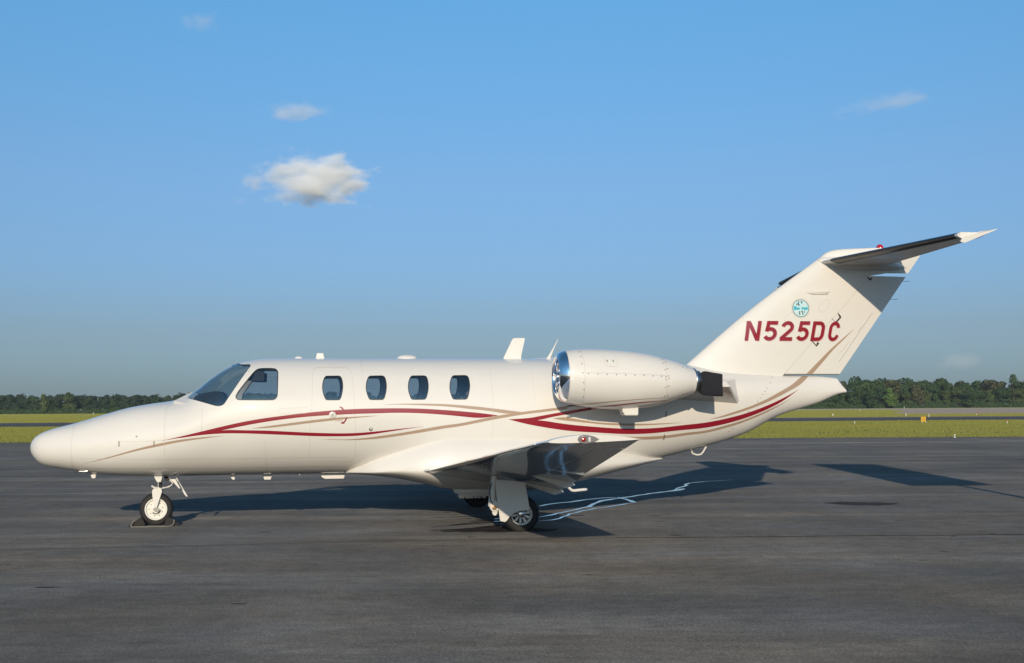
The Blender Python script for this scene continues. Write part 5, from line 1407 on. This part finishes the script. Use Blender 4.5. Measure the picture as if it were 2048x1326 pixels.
# left stretch, farther off; right stretch nearer and taller
def line_y(x):
    return 930 if x < -60 else lerp(930, 845, min(1, (x+60)/220))
ORD = ('first second third fourth fifth sixth seventh eighth ninth tenth eleventh twelfth thirteenth fourteenth fifteenth sixteenth seventeenth eighteenth nineteenth twentieth twenty-first twenty-second twenty-third twenty-fourth twenty-fifth twenty-sixth twenty-seventh twenty-eighth twenty-ninth thirtieth').split()
n_l = n_r = 0
for row in range(3):
    x = -470 + row*3
    while x < 400:
        right = x > 60
        base = 19.0 if right else 14.3
        kind = rnd.choices((0, 1, 2, 3, 4, 5, 6), (5, 3, 4, 2.5, 1.0, 2, 3))[0] if right else rnd.choices((8, 9, 10, 0), (5, 6, 3, 1.5))[0]
        hgt = base*(rnd.uniform(.90, 1.04) if right else rnd.uniform(.84, 1.05))*(1+.05*row)
        if row == 0: hgt *= rnd.uniform(.70, .98)
        s = hgt/CR[kind][1]
        lab = {0: 'broad dark green tree in the line of woods beyond the airfield', 1: 'olive green tree in the line of woods beyond the airfield', 2: 'low spreading dark tree in the line of woods beyond the airfield', 3: 'dark pointed tree in the line of woods beyond the airfield', 4: 'bright green pointed tree in the line of woods beyond the airfield', 5: 'brownish green tree in the line of woods beyond the airfield', 6: 'tall olive tree in the line of woods beyond the airfield', 8: 'broad deep green tree in the darker woods at left', 9: 'spreading deep green tree in the darker woods at left', 10: 'narrow deep green tree in the darker woods at left'}[kind]
        grp = 'far trees of kind: '+lab.split(' in ')[0]
        if row == 0 and -404 < x < -250:
            lab = f"{lab.split(' in ')[0]}, {ORD[n_l]} from the left edge in the front tree row"; n_l += 1
        elif row == 0 and 243 < x < 368:
            lab = f"{lab.split(' in ')[0]}, {ORD[n_r]} right of the tail cone in the front tree row"; n_r += 1
        tree(x, line_y(x)+row*11+rnd.uniform(-3, 3), kind, s, rnd.uniform(0, 6.28), lab, grp, sx=rnd.uniform(.9, 1.25))
        x += rnd.uniform(6.2, 9.2)*(1.25 if row else 1)
# undergrowth along the foot of the woods: one continuous mass
V = []; F = []; r_ = random.Random(77); x = -480
while x < 410:
    c_ = Vector((x, line_y(x)-6+r_.uniform(-2, 2), 0)); h_ = r_.uniform(1.5, 5)
    for _ in range(150):
        p = c_+Vector((r_.gauss(0, 1.8), r_.gauss(0, 1.0), abs(r_.gauss(.45, .3))*h_))
        a = Vector((r_.uniform(-1, 1), r_.uniform(-.4, .4), r_.uniform(-.6, .6))).normalized()*r_.uniform(.25, .6); b_ = Vector((r_.uniform(-.4, .4), r_.uniform(-.3, .3), r_.uniform(.3, 1))).normalized()*r_.uniform(.25, .5)
        k_ = len(V); V += [p-a, p-b_, p+a, p+b_]; F.append((k_, k_+1, k_+2, k_+3))
    x += r_.uniform(2.0, 3.2)
tag(mesh('undergrowth', V, F, M['leafA'], smooth=False), 'dense dark undergrowth along the foot of the far woods', 'bushes', kind='stuff')
Yl = 836
tree((1776-1024)/2345*Yl, Yl, 4, 15.5/16, 1.0, 'bright yellow green pointed tree standing in front of the right hand woods', sx=1.25)
tree((2032-1024)/2345*Yl, Yl+6, 0, 24/24, 1.0, 'tall bare stemmed tree with a tuft rising above the woods at far right', me_=tm)
tree((1732-1024)/2345*Yl, Yl+30, 2, 23/14, 2.0, 'big rounded tree rising above the woods just right of the tail cone', sx=.72)
tree((1912-1024)/2345*Yl, Yl+30, 0, 22.0/16, 3.0, 'domed tree rising above the middle of the right hand woods', sx=.9)
tree((1868-1024)/2345*Yl, Yl+20, 3, 21.5/18, 3.0, 'dark spiky tree standing above its neighbours in the right hand woods', sx=.9)
tree((1935-1024)/2345*Yl, Yl-4, 0, 13/16, .4, 'large round green tree in front of the right hand woods', sx=1.3)
tree((1735-1024)/2345*Yl, Yl-4, 0, 12.5/16, 2.4, 'round green tree in front of the woods near the tail cone', sx=1.0)
tree((90-1024)/2345*925, 925, 1, 17.5/17, .3, 'olive topped tree above the left woods, left one of the pair', sx=.9)
tree((138-1024)/2345*925, 925, 6, 17.8/18, 1.3, 'olive topped tree above the left woods, right one of the pair', sx=1.0)

# ================================================================== GRASS: upright blades over the mown strips
def field(name, y0f, y1f, ylo, yhi, dens, hmin, hmax, wd, seed, label, skip=None):
    V = []; F = []; r_ = random.Random(seed)
    y = ylo
    step = (yhi-ylo)/60
    while y < yhi:
        half = .47*y+10; n = int(2*half*step*dens(y))
        for _ in range(n):
            x = r_.uniform(-half, half); yy = y+r_.random()*step
            if yy < y0f(x) or yy > y1f(x) or (skip and skip(x, yy)): continue
            h = r_.uniform(hmin, hmax)*(1+.5*noise.noise((x*.05, yy*.08, 3))); a = r_.uniform(-.55, .55); w_ = wd(y)*r_.uniform(.6, 1.3)
            dx, dy = math.cos(a)*w_, math.sin(a)*w_; k_ = len(V)
            V += [(x-dx, yy-dy, .002), (x+dx, yy+dy, .002), (x+r_.uniform(-.5, .5)*h, yy+r_.uniform(-.3, .3)*h, h)]; F.append((k_, k_+1, k_+2))
        y += step
    return tag(mesh(name, V, F, M['grass_blade'], smooth=False), label, 'grass', kind='stuff')
field('grass', lambda x: APRON_Y(x)+.4, lambda x: TAX0(x)-.5, 55, 126, lambda y: 26 if y < 66 else 14, .05, .13, lambda y: .022+.0003*y, 5, 'short mown grass strip between the apron and the taxiway')
field('grass', lambda x: TAX1(x)+8+.02*x+3*noise.noise((x*.02, 1, 1)), lambda x: line_y(x)-7, 160, 925, lambda y: 2.0 if y < 300 else .4, .06, .13, lambda y: .10+.0012*y, 6, 'wide mown grass between the taxiway and the far woods',
      skip=lambda x, y: (x > 60 and 540+(y-545)*0 < y < 690 and False) or in_poly(x, y, PAD) or in_poly(x, y, RWY))

# ================================================================== HAZE over the whole airfield
hz = MB(); hz.box((0, 1550, 18.5), (5040, 3940, 39))
ho = hz.build('haze', None, smooth=False)
hm = bpy.data.materials.new('haze_air'); hm.use_nodes = True; hm.node_tree.nodes.clear()
hv = hm.node_tree.nodes.new('ShaderNodeVolumePrincipled'); hv.inputs['Color'].default_value = (.80, .90, 1.0, 1); hv.inputs['Density'].default_value = .00007; hv.inputs['Anisotropy'].default_value = 0
ho_ = hm.node_tree.nodes.new('ShaderNodeOutputMaterial'); hm.node_tree.links.new(hv.outputs[0], ho_.inputs['Volume'])
ho.data.materials.append(hm); tag(ho, kind='stuff')

# ================================================================== CLOUDS
def cloud_mat(name, dens, lo, hi, scale, det=6, flat=(1, 1, 1), seed=0.0, aniso=-.25, thin=1.0):
    m_ = bpy.data.materials.new(name); m_.use_nodes = True
    N, L = m_.node_tree.nodes, m_.node_tree.links; N.clear()
    o = N.new('ShaderNodeOutputMaterial'); pv = N.new('ShaderNodeVolumePrincipled')
    pv.inputs['Color'].default_value = (.990, .995, 1, 1); pv.inputs['Anisotropy'].default_value = aniso
    tc = N.new('ShaderNodeTexCoord')
    # soft ellipsoid minus noise, in object space where the domain is a unit ball
    ln = N.new('ShaderNodeVectorMath'); ln.operation = 'LENGTH'; L.new(tc.outputs['Object'], ln.inputs[0])
    mp = N.new('ShaderNodeMapping'); mp.inputs['Scale'].default_value = flat; mp.inputs['Location'].default_value = (seed, seed*1.7, seed*.3)
    L.new(tc.outputs['Object'], mp.inputs[0])
    nz = N.new('ShaderNodeTexNoise'); nz.inputs['Scale'].default_value = scale; nz.inputs['Detail'].default_value = det; nz.inputs['Roughness'].default_value = .58
    L.new(mp.outputs[0], nz.inputs['Vector'])
    ml = N.new('ShaderNodeMath'); ml.operation = 'MULTIPLY_ADD'; ml.inputs[1].default_value = -1.0; ml.inputs[2].default_value = .35
    L.new(ln.outputs['Value'], ml.inputs[0])
    ad = N.new('ShaderNodeMath'); ad.operation = 'MULTIPLY_ADD'; ad.inputs[1].default_value = 2.05; L.new(nz.outputs['Fac'], ad.inputs[0]); L.new(ml.outputs[0], ad.inputs[2])
    mr = N.new('ShaderNodeMapRange'); mr.inputs[1].default_value = lo; mr.inputs[2].default_value = hi; mr.inputs[3].default_value = 0; mr.inputs[4].default_value = dens
    L.new(ad.outputs[0], mr.inputs[0])
    sx_ = N.new('ShaderNodeSeparateXYZ'); L.new(tc.outputs['Object'], sx_.inputs[0])
    gx = N.new('ShaderNodeMapRange'); gx.inputs[1].default_value = -.5; gx.inputs[2].default_value = .55; gx.inputs[3].default_value = thin; gx.inputs[4].default_value = 1
    L.new(sx_.outputs['X'], gx.inputs[0])
    md = N.new('ShaderNodeMath'); md.operation = 'MULTIPLY'; L.new(mr.outputs[0], md.inputs[0]); L.new(gx.outputs[0], md.inputs[1])
    L.new(md.outputs[0], pv.inputs['Density'])
    L.new(pv.outputs[0], o.inputs['Volume'])
    return m_
def cloud(u, v, dist, wpx, hpx, depth, label, m_, name='cloud', tilt=0):
    d = (fw+rt*((u-1024)/2345.05)-up*((v-663)/2345.05)); p = Vector((0, 0, CAM_H))+d*dist
    bm = bmesh.new(); bmesh.ops.create_icosphere(bm, subdivisions=3, radius=1.0)
    me_ = bpy.data.meshes.new(name); bm.to_mesh(me_); bm.free()
    o = link(name, me_, m_); o.location = p; o.scale = (wpx/2345*dist/2, depth/2, hpx/2345*dist/2)
    o.rotation_euler = (0, math.radians(tilt), 0); m_.cycles.volume_step_rate = .35
    return tag(o, label, 'cloud')
cloud(615, 358, 4000, 440, 160, 330, 'main grey and white puffy cloud in the left half of the sky', cloud_mat('cumulus_vapour', .045, .90, 1.16, 2.6, 12, (1, 1, .8), 9.8, thin=.22))
cloud(503, 367, 4050, 95, 55, 120, 'small scrap of cloud at the left end of the main cloud', cloud_mat('scrap_vapour', .010, .80, 1.15, 2.2, 8, (1, 1, .6), 2.9))
cloud(586, 224, 4200, 210, 60, 200, 'small thin white cloud right above the main cloud', cloud_mat('small_cloud_vapour', .008, .80, 1.2, 2.2, 6, (1, 1, .5), 8.1))
cloud(1770, 208, 5000, 330, 62, 300, 'faint white wisp in the upper right of the sky', cloud_mat('wisp_vapour', .0030, .88, 1.25, 1.9, 6, (1, 1, .45), 5.2), tilt=-13)
cloud(403, 45, 5000, 130, 60, 200, 'faint white wisp at the top left edge of the sky', cloud_mat('faint_vapour', .0026, .80, 1.2, 2.0, 6, (1, 1, .5), 1.2))
cloud(1925, 722, 6000, 150, 70, 300, 'very faint puff just above the right hand trees', cloud_mat('low_vapour', .0016, .80, 1.2, 2.0, 6, (1, 1, .6), 2.7))
